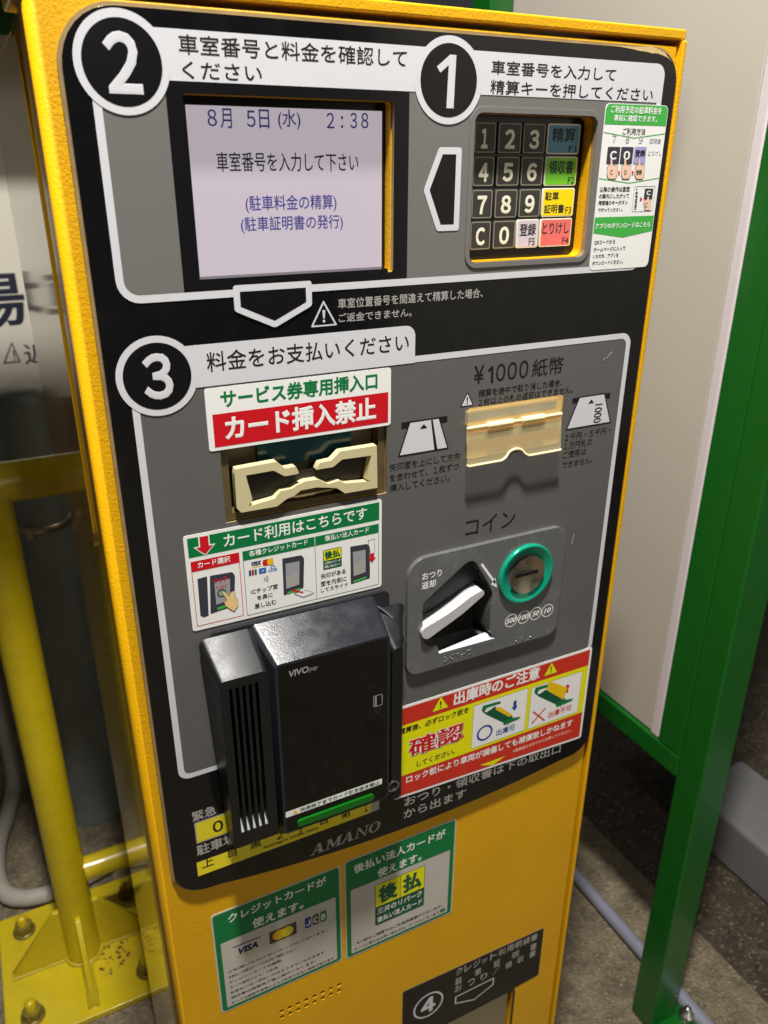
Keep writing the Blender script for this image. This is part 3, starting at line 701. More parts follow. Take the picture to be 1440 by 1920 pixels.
# ---- card reader
RY = -.035
m = MB(); m.prism(rrect((.0360, .880, .1860, 1.0030), .006), -.0030, -.0001, 'reader_top', bevel=True, back=False); CR = m.build('card_reader', PM, bevel=.0015)
m = MB(); fr = (.0318, .8200, .0690, .9805)
slots = []
sa = [XZ(RG, (300 + 40 * k, 630 - 10 * k), RY)[0] for k in range(5)]; sz1 = XZ(RG, (380, 610), RY)[1]; sz0 = fr[1] + .0145
for k in range(5): slots.append(rrect((sa[k] - .0010, sz0, sa[k] + .0014, sz1), .0009, 3))
a = rrect(fr, .004, 4); bkk = [(p_[0] + (.0085 * (1 - (p_[1] - .797) / .2025) if p_[0] < .05 else 0), p_[1]) for p_ in rrect((.0268, .797, .0700, .9995), .006, 4)]; nn = len(a)
m.flat([a] + slots, RY, 'reader_plastic'); m.add([(p[0], RY, p[1]) for p in a] + [(p[0], -.003, p[1]) for p in bkk], [(i, i + nn, (i + 1) % nn + nn, (i + 1) % nn) for i in range(nn)], 'reader_plastic')
for sl in slots:
    q = list(reversed(ccw(sl))); n = len(q); m.add([(p[0], RY, p[1]) for p in q] + [(p[0], RY + .010, p[1]) for p in q], [(i, i + n, (i + 1) % n + n, (i + 1) % n) for i in range(n)], 'reader_dark')
m.flat(rloop(inset(fr, .002)), RY + .010, 'reader_dark')
VB = m.build('vent_block', CR, bevel=.0016, seg=2, ang=35)
for k in range(5):      # ramps painted lighter than the black plastic, for light on the vent ends
    m = MB(); x = sa[k] + .0002
    m.add([(x - .0011, RY + .0095, sz0 + .0065), (x + .0011, RY + .0095, sz0 + .0065), (x + .0011, RY + .0002, sz0 + .0004), (x - .0011, RY + .0002, sz0 + .0004)], [(0, 3, 2, 1)], 'coin_plate'); m.build('vent_end', CR)
m = MB(); mf = (.0740, .8165, .1705, .9825); frustum(m, mf, (.0662, .790, .1730, 1.0016), RY, -.003, 'reader_top', .004)
MBK = m.build('reader_body', CR, bevel=.0022, seg=3, ang=35)
m = MB(); m.flat(rrect(inset(mf, .0022), .003), RY - .00015, 'reader_glass'); RG_ = m.build('reader_window', CR)
m = MB(); frustum(m, (.1752, .806, .1850, .9640), (.1700, .786, .2000, .9880), -.030, -.003, 'reader_plastic', .004); m.build('swipe_rail', CR, bevel=.003, seg=3, ang=30)
m = MB(); m.tube([(.1735, -.004, .992), (.1800, -.0065, .986), (.1870, -.0105, .978), (.1925, -.014, .968), (.1950, -.0160, .958)], [.0012, .0016, .0018, .0016, .0007], 'silver', 10); m.build('rail_highlight', CR)  # silver tube put in for the gloss highlight on the black rail
m = MB(); c = (.1768, .8225); m.prism([circ(*c, .0058), circ(*c, .0044)], -.0312, -.0302, 'silver'); m.flat(circ(*c, .0045), -.0304, 'reader_dark'); m.build('screw_hole', CR)
m = MB(); yy = RY - .0003; p0 = XZ(RG, (640, 1395), yy); p1 = XZ(RG, (1232, 1200), yy); lh = .0062
lz0, lz1 = (p0[1] + p1[1]) / 2 - lh / 2, (p0[1] + p1[1]) / 2 + lh / 2; lx0, lx1 = p0[0], p1[0]
m.flat(rrect((lx0, lz0, lx1, lz1), .001), yy, 'sticker_white'); tw = (lx1 - lx0)
m.text('決済完了までカード引き抜き禁止', RG, 0, 0, yy - .0001, 'ink_dark_green', .015, box=(lx0 + tw * .14, lz0 + .001, lx1 - tw * .03, lz1 - .001))
t = [(lx0 + tw * .07, lz0 + .001), (lx0 + tw * .12, lz0 + .001), (lx0 + tw * .095, lz1 - .001)]; m.flat(t, yy - .0001, 'ink_gold'); m.build('reader_label', CR)
m = MB(); g0 = XZ(RG, (708, 1440), RY); g1 = XZ(RG, (1178, 1280), RY); gz = (g0[1] + g1[1]) / 2
m.prism(rrect((g0[0], gz - .0042, g1[0], gz + .0024), .003), RY - .0022, RY - .0002, 'light_green', bevel=True, back=False); m.build('card_slot_light', CR, bevel=.0016, seg=3)
m = MB(); yy = RY - .0003
m.text('VIVO', RG, (660, 550), (782, 494), yy, 'ink_grey', .03, shear=.12); m.text('pay', RG, (784, 528), (838, 486), yy, 'ink_grey', .0, shear=.3)
m.build('reader_marking', CR); m = MB(); ic = QRECT(RG, (1180, 668), (1236, 660), (1232, 730), (1176, 738), yy); m.flat([rrect(ic, .001), rrect(inset(ic, .0006), .0005)], yy, 'ink_grey'); m.flat(rloop((ic[0] + .0015, ic[1] + .001, ic[0] + .003, ic[3] - .001)), yy, 'ink_grey')
cx = (ic[0] + ic[2]) / 2; z = ic[1] - .0015; dn = [(cx - .0015, z), (cx - .0015, z - .002), (cx - .0035, z - .002), (cx, z - .0055), (cx + .0035, z - .002), (cx + .0015, z - .002), (cx + .0015, z)]
m.flat([offset(dn, .0), offset(dn, -.0005)], yy, 'ink_charcoal')
m.build('reader_marking', CR); m = MB(); c = XZ(RG, (918, 1258), yy)
for s_ in (-1, 1):
    for r_ in (.002, .0038):
        pts = [(c[0] + s_ * r_ * math.cos(math.radians(a)), c[1] + r_ * math.sin(math.radians(a))) for a in range(-40, 41, 10)]; m.flat(ribbon(pts, .0004), yy, 'ink_charcoal')
m.build('reader_marking', CR)
# ------------------------------------------------------------------ stickers
def arrow_down(cx, zt, zb, w, head):
    return [(cx - w * .25, zt), (cx - w * .25, zb + head), (cx - w * .5, zb + head), (cx, zb), (cx + w * .5, zb + head), (cx + w * .25, zb + head), (cx + w * .25, zt)]
Y0, Y1, Y2, Y3, Y4 = -.0006, -.0007, -.0008, -.0009, -.0010
def sticker(mb, r, rad, y=Y0, edge='sticker_white', th=.0003): mb.prism(rrect(r, rad, 4), y, y + th, edge, back=False)

# service-ticket notice
m = MB(); q = QRECT(RC, (45, 182), (1375, 35), (1370, 442), (85, 630)); sticker(m, q, .002)
rr = QRECT(RC, (92, 365), (1346, 213), (1344, 425), (108, 602)); m.flat(rloop((q[0] + .004, rr[1], q[2] - .0022, rr[3])), Y1, 'ink_red')
m.text('サービス券専用挿入口', RC, (168, 305), (1280, 90), Y1, 'ink_green', .03)
m.text('カード挿入禁止', RC, (198, 538), (1270, 262), Y2, 'sticker_white', .036)
m.build('ticket_slot_sticker', PM)

# card-use guide
m = MB(); q = QRECT(RD, (78, 288), (1352, 55), (1356, 612), (140, 905)); sticker(m, q, .0022)
X_ = lambda u: q[0] + (q[2] - q[0]) * u
hb = QRECT(RD, (108, 305), (1331, 76), (1332, 190), (120, 428))
gx0, gx1 = q[0] + .0026, q[2] - .0022
m.flat(rloop((gx0, hb[1], gx1, hb[3])), Y1, 'ink_green')
ac = XZ(RD, (215, 345)); at_ = hb[3] - .0002; ab = XZ(RD, (224, 405))[1]
ad = arrow_down(ac[0], at_, ab, .0125, .0062); m.flat(offset(ad, .0009), Y2, 'sticker_white'); m.flat(ad, Y3, 'ink_red')
m.text('カード利用はこちらです', RD, (342, 356), (1262, 115), Y2, 'sticker_white', .016)
b1 = QRECT(RD, (122, 460), (440, 392), (466, 800), (160, 875)); b1 = (gx0 + .0008, b1[1], b1[2], b1[3])
hz = XZ(RD, (300, 488))[1]
m.flat([rrect(b1, .001), rrect(inset(b1, .0005), .0008)], Y1, 'ink_red'); m.flat(rloop((b1[0], hz, b1[2], b1[3])), Y1 - .00003, 'ink_red')
m.text('カード選択', RD, (175, 495), (382, 424), Y2, 'sticker_white', .016)
b2 = QRECT(RD, (458, 388), (1332, 212), (1335, 602), (490, 800)); b2 = (b2[0], b2[1], gx1 - .0004, b2[3]); hz2 = XZ(RD, (900, 358))[1]; dv = XZ(RD, (930, 480))[0]
m.flat([rrect(b2, .001), rrect(inset(b2, .0004), .0008)], Y1, 'ink_green'); m.flat(rloop((b2[0], hz2, b2[2], b2[3])), Y1 - .00003, 'ink_green'); m.flat(rloop((dv - .0002, b2[1], dv + .0002, hz2)), Y1 - .00003, 'ink_green')
m.flat(rloop((dv - .0002, hz2, dv + .0002, b2[3])), Y1 - .00006, 'sticker_white')
m.text('各種クレジットカード', RD, (505, 420), (882, 318), Y2, 'sticker_white', .012); m.text('後払い法人カード', RD, (992, 322), (1275, 238), Y2, 'sticker_white', .012)
P = lambda pts: PL(RD, pts)
m.flat(P([(170, 566), (232, 548), (243, 800), (212, 812), (190, 802)]), Y1, 'ink_charcoal'); m.flat(rounded(P([(250, 545), (395, 520), (412, 545), (408, 738), (255, 790)]), .001), Y1, 'ink_charcoal')
m.flat(P([(278, 585), (380, 562), (380, 700), (292, 730)]), Y2, 'ink_grey'); m.flat(P([(298, 748), (380, 722), (380, 738), (298, 766)]), Y2, 'ink_lime')
m.text('タッチ', RD, (276, 600), (365, 550), Y3, 'ink_red', .03, shear=.1)
for k in range(5): a = P([(292 + 16 * k, 608 - 3 * k), (300 + 12 * k, 632 - 3 * k)]); m.flat(ribbon(a, .0006), Y3, 'ink_red')
c = XZ(RD, (327, 655)); m.flat([circ(*c, .0034), circ(*c, .0024)], Y3, 'ink_dark_green')
hd = rounded(P([(328, 650), (340, 640), (372, 678), (385, 650), (405, 640), (412, 655), (410, 680), (428, 700), (430, 738), (405, 772), (352, 738), (342, 712), (362, 700)]), .0006); m.flat(offset(hd, .0003), Y3 - .00005, 'ink_brown'); m.flat(hd, Y4, 'ink_skin')
# credit-card marks
m.text('VISA', RD, (520, 482), (578, 458), Y1, 'ink_navy', .05, shear=.25)
a = P([(515, 462), (580, 448)]); m.flat(ribbon(a, .0006), Y1, 'ink_navy'); a = P([(518, 494), (580, 480)]); m.flat(ribbon(a, .0006), Y1, 'ink_gold')
bx = QRECT(RD, (592, 444), (655, 431), (655, 468), (593, 480)); m.flat(rloop(bx), Y1, 'ink_black'); cz = (bx[1] + bx[3]) / 2; cxm = (bx[0] + bx[2]) / 2
m.flat(circ(cxm - .0017, cz, .0026), Y2, 'ink_red'); m.flat(circ(cxm + .0017, cz, .0026), Y3, 'ink_gold')
for k, cn in enumerate(('ink_blue', 'ink_red', 'ink_green')):
    bq = QRECT(RD, (500 + 18 * k, 510 - 3 * k), (515 + 18 * k, 507 - 3 * k), (517 + 18 * k, 545 - 4 * k), (502 + 18 * k, 549 - 4 * k)); m.flat(rrect(bq, .0008), Y1, cn)
bq = QRECT(RD, (565, 500), (612, 489), (613, 524), (567, 536)); m.flat(rloop(bq), Y1, 'ink_sky'); bq = inset(bq, .002); m.flat(rloop(bq), Y2, 'sticker_white')
m.text('CLUB', RD, (628, 520), (684, 500), Y1, 'ink_sky', .02); c = XZ(RD, (655, 490)); m.flat([circ(*c, .0018), circ(*c, .0011)], Y1, 'ink_sky')
c = XZ(RD, (585, 572))
for r_ in (.002, .0034, .0048): m.flat(ribbon([(c[0] + r_ * math.cos(math.radians(a)), c[1] + r_ * math.sin(math.radians(a))) for a in range(-35, 36, 10)], .0005), Y1, 'ink_black')
m.text('ICチップ面', RD, (518, 668), (688, 598), Y1, 'ink_black', .012); m.text('を奥に', RD, (557, 705), (655, 652), Y1, 'ink_black', .012); m.text('差し込む', RD, (540, 756), (678, 700), Y1, 'ink_black', .012)
def mini_reader(pts, sc, gb):
    m.flat(rounded(P(pts), .0008), Y1, 'ink_charcoal'); m.flat(P(sc), Y2, 'ink_grey'); h = len(sc); m.flat(P([sc[3], ((sc[0][0] + sc[3][0]) / 2, (sc[0][1] + sc[3][1]) / 2 + 10), ((sc[1][0] + sc[2][0]) / 2, (sc[1][1] + sc[2][1]) / 2 - 10), sc[2]]), Y2 - .00003, 'label_grey'); m.flat(P(gb), Y2, 'ink_lime')
mini_reader([(715, 435), (838, 412), (856, 432), (852, 622), (725, 672)], [(735, 468), (826, 450), (824, 600), (742, 628)], [(748, 650), (832, 620), (832, 634), (750, 664)])
m.flat([(p) for p in P([(790, 660), (870, 635), (922, 655), (850, 682)])], Y2 - .00005, 'ink_dark_green'); m.flat(offset(P([(790, 660), (870, 635), (922, 655), (850, 682)]), -.0004), Y3, 'sticker_white')
m.flat(P([(778, 635), (800, 625), (800, 634), (850, 648), (848, 656), (800, 645), (798, 655)]), Y4, 'ink_red')
lg = QRECT(RD, (975, 380), (1096, 359), (1098, 488), (980, 503)); zc = lg[1] + (lg[3] - lg[1]) * .46
m.flat(rrect(lg, .0008), Y1, 'ink_dark_green'); m.flat(rloop((lg[0] + .0006, zc, lg[2] - .0006, lg[3] - .0006)), Y2, 'ink_yellow')
lw = lg[2] - lg[0]; lhh = lg[3] - lg[1]
m.text('後払', RD, 0, 0, Y3, 'ink_dark_green', .04, box=(lg[0] + lw * .08, zc + lhh * .06, lg[2] - lw * .08, lg[3] - lhh * .07)); m.text('三井のリパーク', RD, 0, 0, Y2, 'sticker_white', .01, box=(lg[0] + lw * .08, lg[1] + lhh * .26, lg[2] - lw * .08, lg[1] + lhh * .40)); m.text('後払い法人カード', RD, 0, 0, Y2, 'sticker_white', .01, box=(lg[0] + lw * .08, lg[1] + lhh * .07, lg[2] - lw * .08, lg[1] + lhh * .21))
m.text('矢印がある', RD, (966, 560), (1125, 508), Y1, 'ink_black', .012); m.text('面を内側に', RD, (966, 610), (1130, 555), Y1, 'ink_black', .012); m.text('してスライド', RD, (966, 655), (1138, 590), Y1, 'ink_black', .012)
mini_reader([(1152, 358), (1262, 340), (1277, 360), (1279, 560), (1156, 600)], [(1168, 392), (1250, 376), (1251, 520), (1174, 548)], [(1172, 576), (1256, 548), (1256, 560), (1174, 590)])
cd = P([(1264, 318), (1310, 304), (1308, 410), (1284, 414)]); m.flat([ccw(cd), list(reversed(offset(cd, -.0003)))], Y2, 'ink_dark_green')
c = XZ(RD, (1291, 432)); m.flat(arrow_down(c[0], c[1] + .0045, c[1] - .0035, .007, .004), Y3, 'ink_red')
m.build('card_guide_sticker', PM)

# exit caution sticker
m = MB(); q = QRECT(RF, (60, 440), (1402, 40), (1330, 652), (58, 1082)); a = XZ(RF, (62, 1080)); b = XZ(RF, (1401, 45)); c = XZ(RF, (1330, 655))
q = (a[0], (a[1] + c[1]) / 2, (b[0] + c[0]) / 2, b[1]); qp = [(q[0], a[1]), (q[2], c[1]), (q[2], q[3]), (q[0], q[3])]; m.prism(rounded(qp, .003), Y0, Y0 + .0003, 'sticker_white', back=False); ir = inset(q, .0026); m.flat(offset(qp, -.0026), Y1, 'ink_orange_red')
yz1 = (XZ(RF, (125, 560))[1] + XZ(RF, (1362, 186))[1]) / 2; yz0 = (XZ(RF, (126, 900))[1] + XZ(RF, (1326, 497))[1]) / 2
m.flat(rloop((ir[0], yz0, ir[2], yz1)), Y2, 'ink_yellow')
m.text('出庫時のご注意', RF, (470, 432), (1055, 190), Y2, 'sticker_white', .03)
tri_sign(m, RF, [(322, 488), (438, 455), (386, 376)], Y2, 'ink_yellow', 'ink_black', .0004); tri_sign(m, RF, [(1076, 250), (1172, 215), (1136, 146)], Y2, 'ink_yellow', 'ink_black', .0004)
m.text('精算後、必ずロック板を', RF, (98, 642), (575, 452), Y3, 'ink_black', .02, shear=.12)
bxk = RECT(RF, (162, 792), (535, 545))
m.text('確認', RF, 0, 0, Y3, 'ink_black', .088, box=(bxk[0] - .0008, bxk[1] - .0012, bxk[2] + .0016, bxk[3] + .0006)); m.text('確認', RF, 0, 0, Y3 - .00008, 'sticker_white', .066, box=(bxk[0] - .0006, bxk[1] - .0006, bxk[2] + .0006, bxk[3] + .0006)); m.text('確認', RF, 0, 0, Y3 - .00016, 'ink_red', .022, box=bxk)
m.text('してください。', RF, (220, 845), (478, 742), Y3, 'ink_black', .016, shear=.12)
w1 = QRECT(RF, (600, 440), (968, 324), (946, 610), (588, 726)); w2 = QRECT(RF, (990, 318), (1334, 210), (1302, 486), (968, 596))
for w in (w1, w2): m.flat(rrect(w, .0014), Y3, 'ink_dark_green'); m.flat(rrect(inset(w, .0003), .0012), Y3 - .00004, 'sticker_white')
P = lambda pts: PL(RF, pts)
def lock(dx, dy, up):
    g = lambda pts: P([(x + dx, y + dy) for x, y in pts])
    m.flat(g([(655, 470), (685, 500), (840, 572), (812, 535)]), Y4, 'ink_dark_green'); m.flat(g([(665, 440), (780, 408), (785, 425), (690, 455), (668, 490), (655, 470)]), Y4, 'ink_green')
    m.flat(g([(680, 490), (745, 445), (868, 515), (815, 560)]), Y4 - .00002, 'ink_dark_green'); m.flat(g([(745, 462), (775, 445), (862, 500), (840, 515)]) if not up else g([(735, 455), (760, 395), (880, 440), (850, 520)]), Y4 - .00005, 'ink_gold')
    m.flat(g([(800, 555), (830, 528), (918, 512), (905, 530), (835, 560), (805, 572)]), Y4 - .00007, 'ink_green')
lock(0, 0, False); lock(355, -122, True)
c = XZ(RF, (879, 440)); m.flat(arrow_down(c[0], c[1] + .006, c[1] - .006, .0075, .005), Y4, 'ink_blue'); c = XZ(RF, (1231, 325)); up = arrow_down(c[0], 0, -.0115, .0075, .005); m.flat([(x, c[1] - .0055 - z - .0) for x, z in up], Y4, 'ink_orange_red')
c = XZ(RF, (676, 623)); m.flat([circ(*c, .0092), circ(*c, .0070)], Y4, 'ink_blue')
m.flat(ribbon(P([(992, 562), (1086, 455)]), .0017), Y4, 'ink_orange_red'); m.flat(ribbon(P([(1002, 480), (1080, 540)]), .0017), Y4 - .00002, 'ink_orange_red')
m.text('出庫可', RF, (757, 640), (885, 574), Y4, 'ink_blue', .02); m.text('出庫不可', RF, (1108, 522), (1268, 440), Y4, 'ink_orange_red', .02)
m.text('ロック板により車両が損傷しても補償致しかねます', RF, (150, 958), (1276, 532), Y2, 'sticker_white', .02, slope=-.012)
m.text('※精算後はすみやかに出庫してください。', RF, (872, 750), (1265, 610), Y2, 'ink_peach', .006)
a = XZ(RF, (733, 790)); m.flat([(a[0] - .0155, ir[1] + .0062), (a[0] + .0155, ir[1] + .0062), (a[0], ir[1] + .0002)], Y2, 'ink_yellow')
m.build('exit_caution_sticker', PM)

# fee-check sticker (its code is left out)
m = MB(); q = QRECT(RI, (272, 25), (975, 42), (742, 1868), (82, 1890)); sticker(m, q, .004); W = q[2] - q[0]
for rc in ('a',):
    zt = (XZ(RI, (255, 262))[1] + XZ(RI, (950, 275))[1]) / 2
    m.flat(rrect((q[0] + .0004, zt, q[2] - .0004, q[3] - .0004), (0, 0, .004, .004)), Y1, 'ink_lime')
def zz(y): return XZ(RI, (520, y))[1]
m.text('ご利用予定の駐車料金を', RI, (330, 130), (912, 68), Y2, 'sticker_white', .012); m.text('事前に確認できます。', RI, (365, 222), (860, 165), Y2, 'sticker_white', .012); m.text('ご利用方法', RI, (462, 370), (725, 310), Y1, 'ink_black', .012)
xa, xb, xm = q[0] + .0004, q[2] - .0004, (q[0] + q[2]) / 2
def chev(y, dz, col='ink_lime', w=.0006): z = zz(y); m.flat(ribbon([(xa, z + dz), (xm, z), (xb, z + dz)], w), Y1, col)
chev(412, .0035); chev(920, .0035)
for k, (tx, f_) in enumerate((('７', 0), ('８', 0), ('９', 0))):
    m.text(tx, RI, (345 + 150 * k, 450 + 5 * k), (395 + 150 * k, 400 + 5 * k), Y1, 'ink_grey', .02)
m.text('証明書', RI, (765, 475), (900, 420), Y1, 'ink_grey', .01); m.text('とりけし', RI, (748, 612), (905, 558), Y1, 'ink_grey', .01)
def kq(tl, tr, br, bl, cn): a = QRECT(RI, tl, tr, br, bl); m.flat(rrect(a, .001), Y1, 'ink_grey'); m.flat(rrect(inset(a, .0003), .0008), Y2, cn); return a
a = kq((288, 508), (432, 512), (418, 708), (272, 706), 'ink_charcoal'); m.text('C', RI, 0, 0, Y3, 'sticker_white', .04, fw=True, box=(a[0] + .003, a[1] + .003, a[2] - .003, a[3] - .003))
a = kq((440, 510), (580, 512), (566, 708), (424, 708), 'ink_charcoal'); m.text('0', RI, 0, 0, Y3, 'sticker_white', .04, fw=True, box=(a[0] + .003, a[1] + .003, a[2] - .003, a[3] - .003))
a = kq((592, 512), (726, 514), (710, 708), (572, 708), 'ink_lilac'); m.text('登録', RI, 0, 0, Y3, 'ink_black', .02, box=(a[0] + .001, a[1] + .0055, a[2] - .001, a[3] - .002))
hands = [((325, 640), (280, 720), (400, 870), 'C'), ((480, 640), (440, 720), (552, 870), '0'), ((640, 640), (592, 720), (705, 870), '登録')]
for (tip, tl, br, tx) in hands:
    h = rounded(PL(RI, [(tip[0] - 4, tip[1]), (tip[0] + 12, tip[1]), (tip[0] + 16, tl[1] - 5), (br[0], tl[1] + 10), (br[0] - 8, br[1] - 50), (br[0] - 25, br[1]), (tl[0] + 15, br[1]), (tl[0], br[1] - 50), (tl[0] + 8, tl[1] + 10), (tip[0] - 8, tl[1] - 5)]), .0006)
    m.flat(offset(h, .0003), Y3 - .00003, 'ink_brown'); m.flat(h, Y4, 'ink_peach'); cx_ = (tl[0] + br[0]) / 2
    m.text(tx, RI, (cx_ - (18 if len(tx) == 1 else 36), 828), (cx_ + (18 if len(tx) == 1 else 36), 770), Y4 - .00005, 'ink_black', .02, fw=True)
for x in (418, 572): m.flat(PL(RI, [(x - 12, 775), (x + 12, 800), (x - 14, 826)]), Y4, 'ink_red')
for t_, lb, rt in (('以降の操作は画面', (205, 1015), (548, 965)), ('の案内にしたがって', (198, 1090), (540, 1040)), ('精算機のキーボタン', (192, 1165), (525, 1115)), ('で行ってください。', (186, 1245), (468, 1195))): m.text(t_, RI, lb, rt, Y1, 'ink_black', .016)
a = QRECT(RI, (590, 950), (828, 955), (795, 1242), (560, 1240)); m.flat([rrect(a, .002), rrect(inset(a, .0004), .0017)], Y1, 'ink_grey')
vs = ['1', '2', '3', '4']
for k in range(6): m.text('123456'[k], RI, (608 - 3 * k, 1025 + 36 * k), (640 - 3 * k, 995 + 36 * k), Y1, 'ink_black', .01, fw=True)
m.flat(PL(RI, [(655, 1070), (682, 1100), (650, 1135)]), Y1, 'ink_red')
a = QRECT(RI, (708, 980), (802, 982), (790, 1105), (695, 1100)); m.flat(rloop(a), Y1, 'ink_charcoal'); m.text('C', RI, 0, 0, Y2, 'sticker_white', .04, fw=True, box=(a[0] + .0022, a[1] + .003, a[2] - .0022, a[3] - .0015))
h = rounded(PL(RI, [(735, 1070), (748, 1070), (752, 1110), (775, 1120), (765, 1222), (705, 1222), (695, 1120), (730, 1105)]), .0006); m.flat(offset(h, .0003), Y3, 'ink_brown'); m.flat(h, Y4, 'ink_peach'); m.text('C', RI, (716, 1195), (748, 1140), Y4 - .00005, 'ink_black', .02, fw=True)
za, zb_ = (XZ(RI, (130, 1305))[1] + XZ(RI, (815, 1285))[1]) / 2, (XZ(RI, (115, 1480))[1] + XZ(RI, (795, 1460))[1]) / 2
m.flat([(xa, za), (xa, zb_), (xm, zb_ - .0042), (xb, zb_), (xb, za)], Y1, 'ink_lime'); m.text('アプリのダウンロードはこちら', RI, (155, 1425), (778, 1365), Y2, 'sticker_white', .016)
for t_, lb, rt in (('QRコードから', (145, 1610), (382, 1560)), ('ホームページに入って', (136, 1685), (498, 1635)), ('いただき、アプリを', (128, 1760), (420, 1712)), ('ダウンロードください。', (120, 1840), (472, 1785))): m.text(t_, RI, lb, rt, Y1, 'ink_black', .014)
m.build('fee_check_sticker', PM)

# two card stickers on the lower door
D0, D1, D2, D3 = DY - .0003, DY - .0004, DY - .0005, DY - .0006
m = MB(); q = QRECT(R1, (452, 962), (1428, 565), (1450, 1285), (540, 1680), D0); a = XZ(R1, (455, 962), D0); b = XZ(IM, (637, 1621), D0); c = XZ(IM, (643, 1801), D0); d = XZ(IM, (416, 1899), D0)
q = ((a[0] + d[0]) / 2, (c[1] + d[1]) / 2, (b[0] + c[0]) / 2, (a[1] + b[1]) / 2); sticker(m, q, .0035, D0, 'sticker_worn_shaded'); m.flat(rrect(inset(q, .0016), .003), D1, 'ink_green')
zi = (XZ(R1, (550, 1150), D0)[1] + XZ(R1, (1388, 812), D0)[1]) / 2
wi = (q[0] + .0062, q[1] + .0052, q[2] - .0058, zi); m.flat(rrect(wi, .0012), D2, 'sticker_worn_shaded')
T_ = lambda *a_, **k: m.text(*a_, **k)
m.text('クレジットカードが', R1, (592, 1003), (1325, 655), D2, 'sticker_white', .022); m.text('使えます。', R1, (772, 1020), (1155, 850), D2, 'sticker_white', .022)
m.text('VISA', R1, (668, 1228), (815, 1148), D3, 'ink_navy', .05, shear=.25); a = PL(R1, [(628, 1188), (835, 1104)], D3); m.flat(ribbon(a, .0013), D3, 'ink_navy'); a = PL(R1, [(640, 1262), (830, 1190)], D3); m.flat(ribbon(a, .0009), D3, 'ink_gold')
bx = QRECT(R1, (896, 1076), (1104, 990), (1104, 1080), (906, 1164), D3); m.flat(rloop(bx), D3, 'ink_brown'); cz = (bx[1] + bx[3]) / 2; cm = (bx[0] + bx[2]) / 2; r_ = (bx[3] - bx[1]) * .40
m.flat(circ(cm - r_ * .62, cz, r_), D3 - .00005, 'ink_gold'); m.flat(circ(cm + r_ * .62, cz, r_), D3 - .0001, 'label_yellow')
for k, (cn, l) in enumerate((('ink_blue', 'J'), ('slot_olive', 'C'), ('ink_green', 'B'))):
    x_ = 1165 + 57 * k; y_ = 970 - 24 * k; bq = QRECT(R1, (x_, y_), (x_ + 50, y_ - 22), (x_ + 50, y_ + 58), (x_ + 4, y_ + 80), D3); m.flat(rrect(bq, .0018), D3, cn)
    m.text(l, R1, 0, 0, D3 - .00005, 'sticker_white', .03, fw=True, box=(bq[0] + .0012, bq[1] + .003, bq[2] - .0012, bq[3] - .004))
h_ = (wi[3] - wi[1])
for k, (t_, f0) in enumerate((('ご利用いただけないカードがございます。', .92), ('お支払いの際はカードの向きをご確認ください', .62), ('クレジットカードの種類、', .50), ('カード会社により、ご利用', .45), ('お支払いは一回払いのみとさせていただきます', .88), ('領収書は精算完了後に発行いたします。', .80), ('カードの磁気不良等によりご利用できない場合があります', .97))):
    zl = wi[1] + h_ * (.56 - .083 * k); m.text(t_, R1, 0, 0, D3, 'ink_black', .008, box=(wi[0] + .004, zl - .0034, wi[0] + (wi[2] - wi[0]) * f0, zl))
m.build('credit_card_sticker', PM)
m = MB(); a = XZ(R2, (222, 645), D0); b = XZ(R2, (1224, 270), D0); c = XZ(R2, (1190, 1112), D0); d = XZ(RJ, (745, 780), D0)
q = ((a[0] + d[0]) / 2, (c[1] + d[1]) / 2, (b[0] + c[0]) / 2, (a[1] + b[1]) / 2); sticker(m, q, .0035, D0, 'sticker_worn_shaded'); m.flat(rrect(inset(q, .0016), .003), D1, 'ink_green')
zi = (XZ(R2, (275, 900), D0)[1] + XZ(R2, (1150, 562), D0)[1]) / 2; wi = (q[0] + .0062, q[1] + .0050, q[2] - .0062, zi); m.flat(rrect(wi, .0012), D2, 'sticker_worn_shaded')
m.text('後払い法人カードが', R2, (305, 748), (1130, 370), D2, 'sticker_white', .022); m.text('使えます。', R2, (517, 768), (915, 590), D2, 'sticker_white', .022)
lg = QRECT(R2, (492, 862), (942, 690), (938, 1050), (500, 1220), D3); lw, lhh = lg[2] - lg[0], lg[3] - lg[1]; zc = lg[1] + lhh * .46
m.flat(rrect(lg, .0022), D3, 'ink_dark_green'); m.flat(rrect((lg[0] + .0007, zc, lg[2] - .0007, lg[3] - .0007), (0, 0, .0018, .0018)), D3 - .00005, 'ink_yellow'); xm_ = (lg[0] + lg[2]) / 2; m.flat(rloop((xm_ - .0003, zc, xm_ + .0003, lg[3] - .0008)), D3 - .0001, 'ink_dark_green')
m.text('後', R2, 0, 0, D3 - .0001, 'ink_dark_green', .05, box=(lg[0] + lw * .06, zc + lhh * .05, xm_ - lw * .04, lg[3] - lhh * .06)); m.text('払', R2, 0, 0, D3 - .0001, 'ink_dark_green', .05, box=(xm_ + lw * .05, zc + lhh * .05, lg[2] - lw * .06, lg[3] - lhh * .06))
m.text('三井のリパーク', R2, 0, 0, D3 - .0001, 'sticker_white', .016, box=(lg[0] + lw * .05, lg[1] + lhh * .26, lg[2] - lw * .05, lg[1] + lhh * .41)); m.text('後払い法人カード', R2, 0, 0, D3 - .0001, 'sticker_white', .016, box=(lg[0] + lw * .04, lg[1] + lhh * .06, lg[2] - lw * .04, lg[1] + lhh * .20))
h_ = (wi[3] - wi[1])
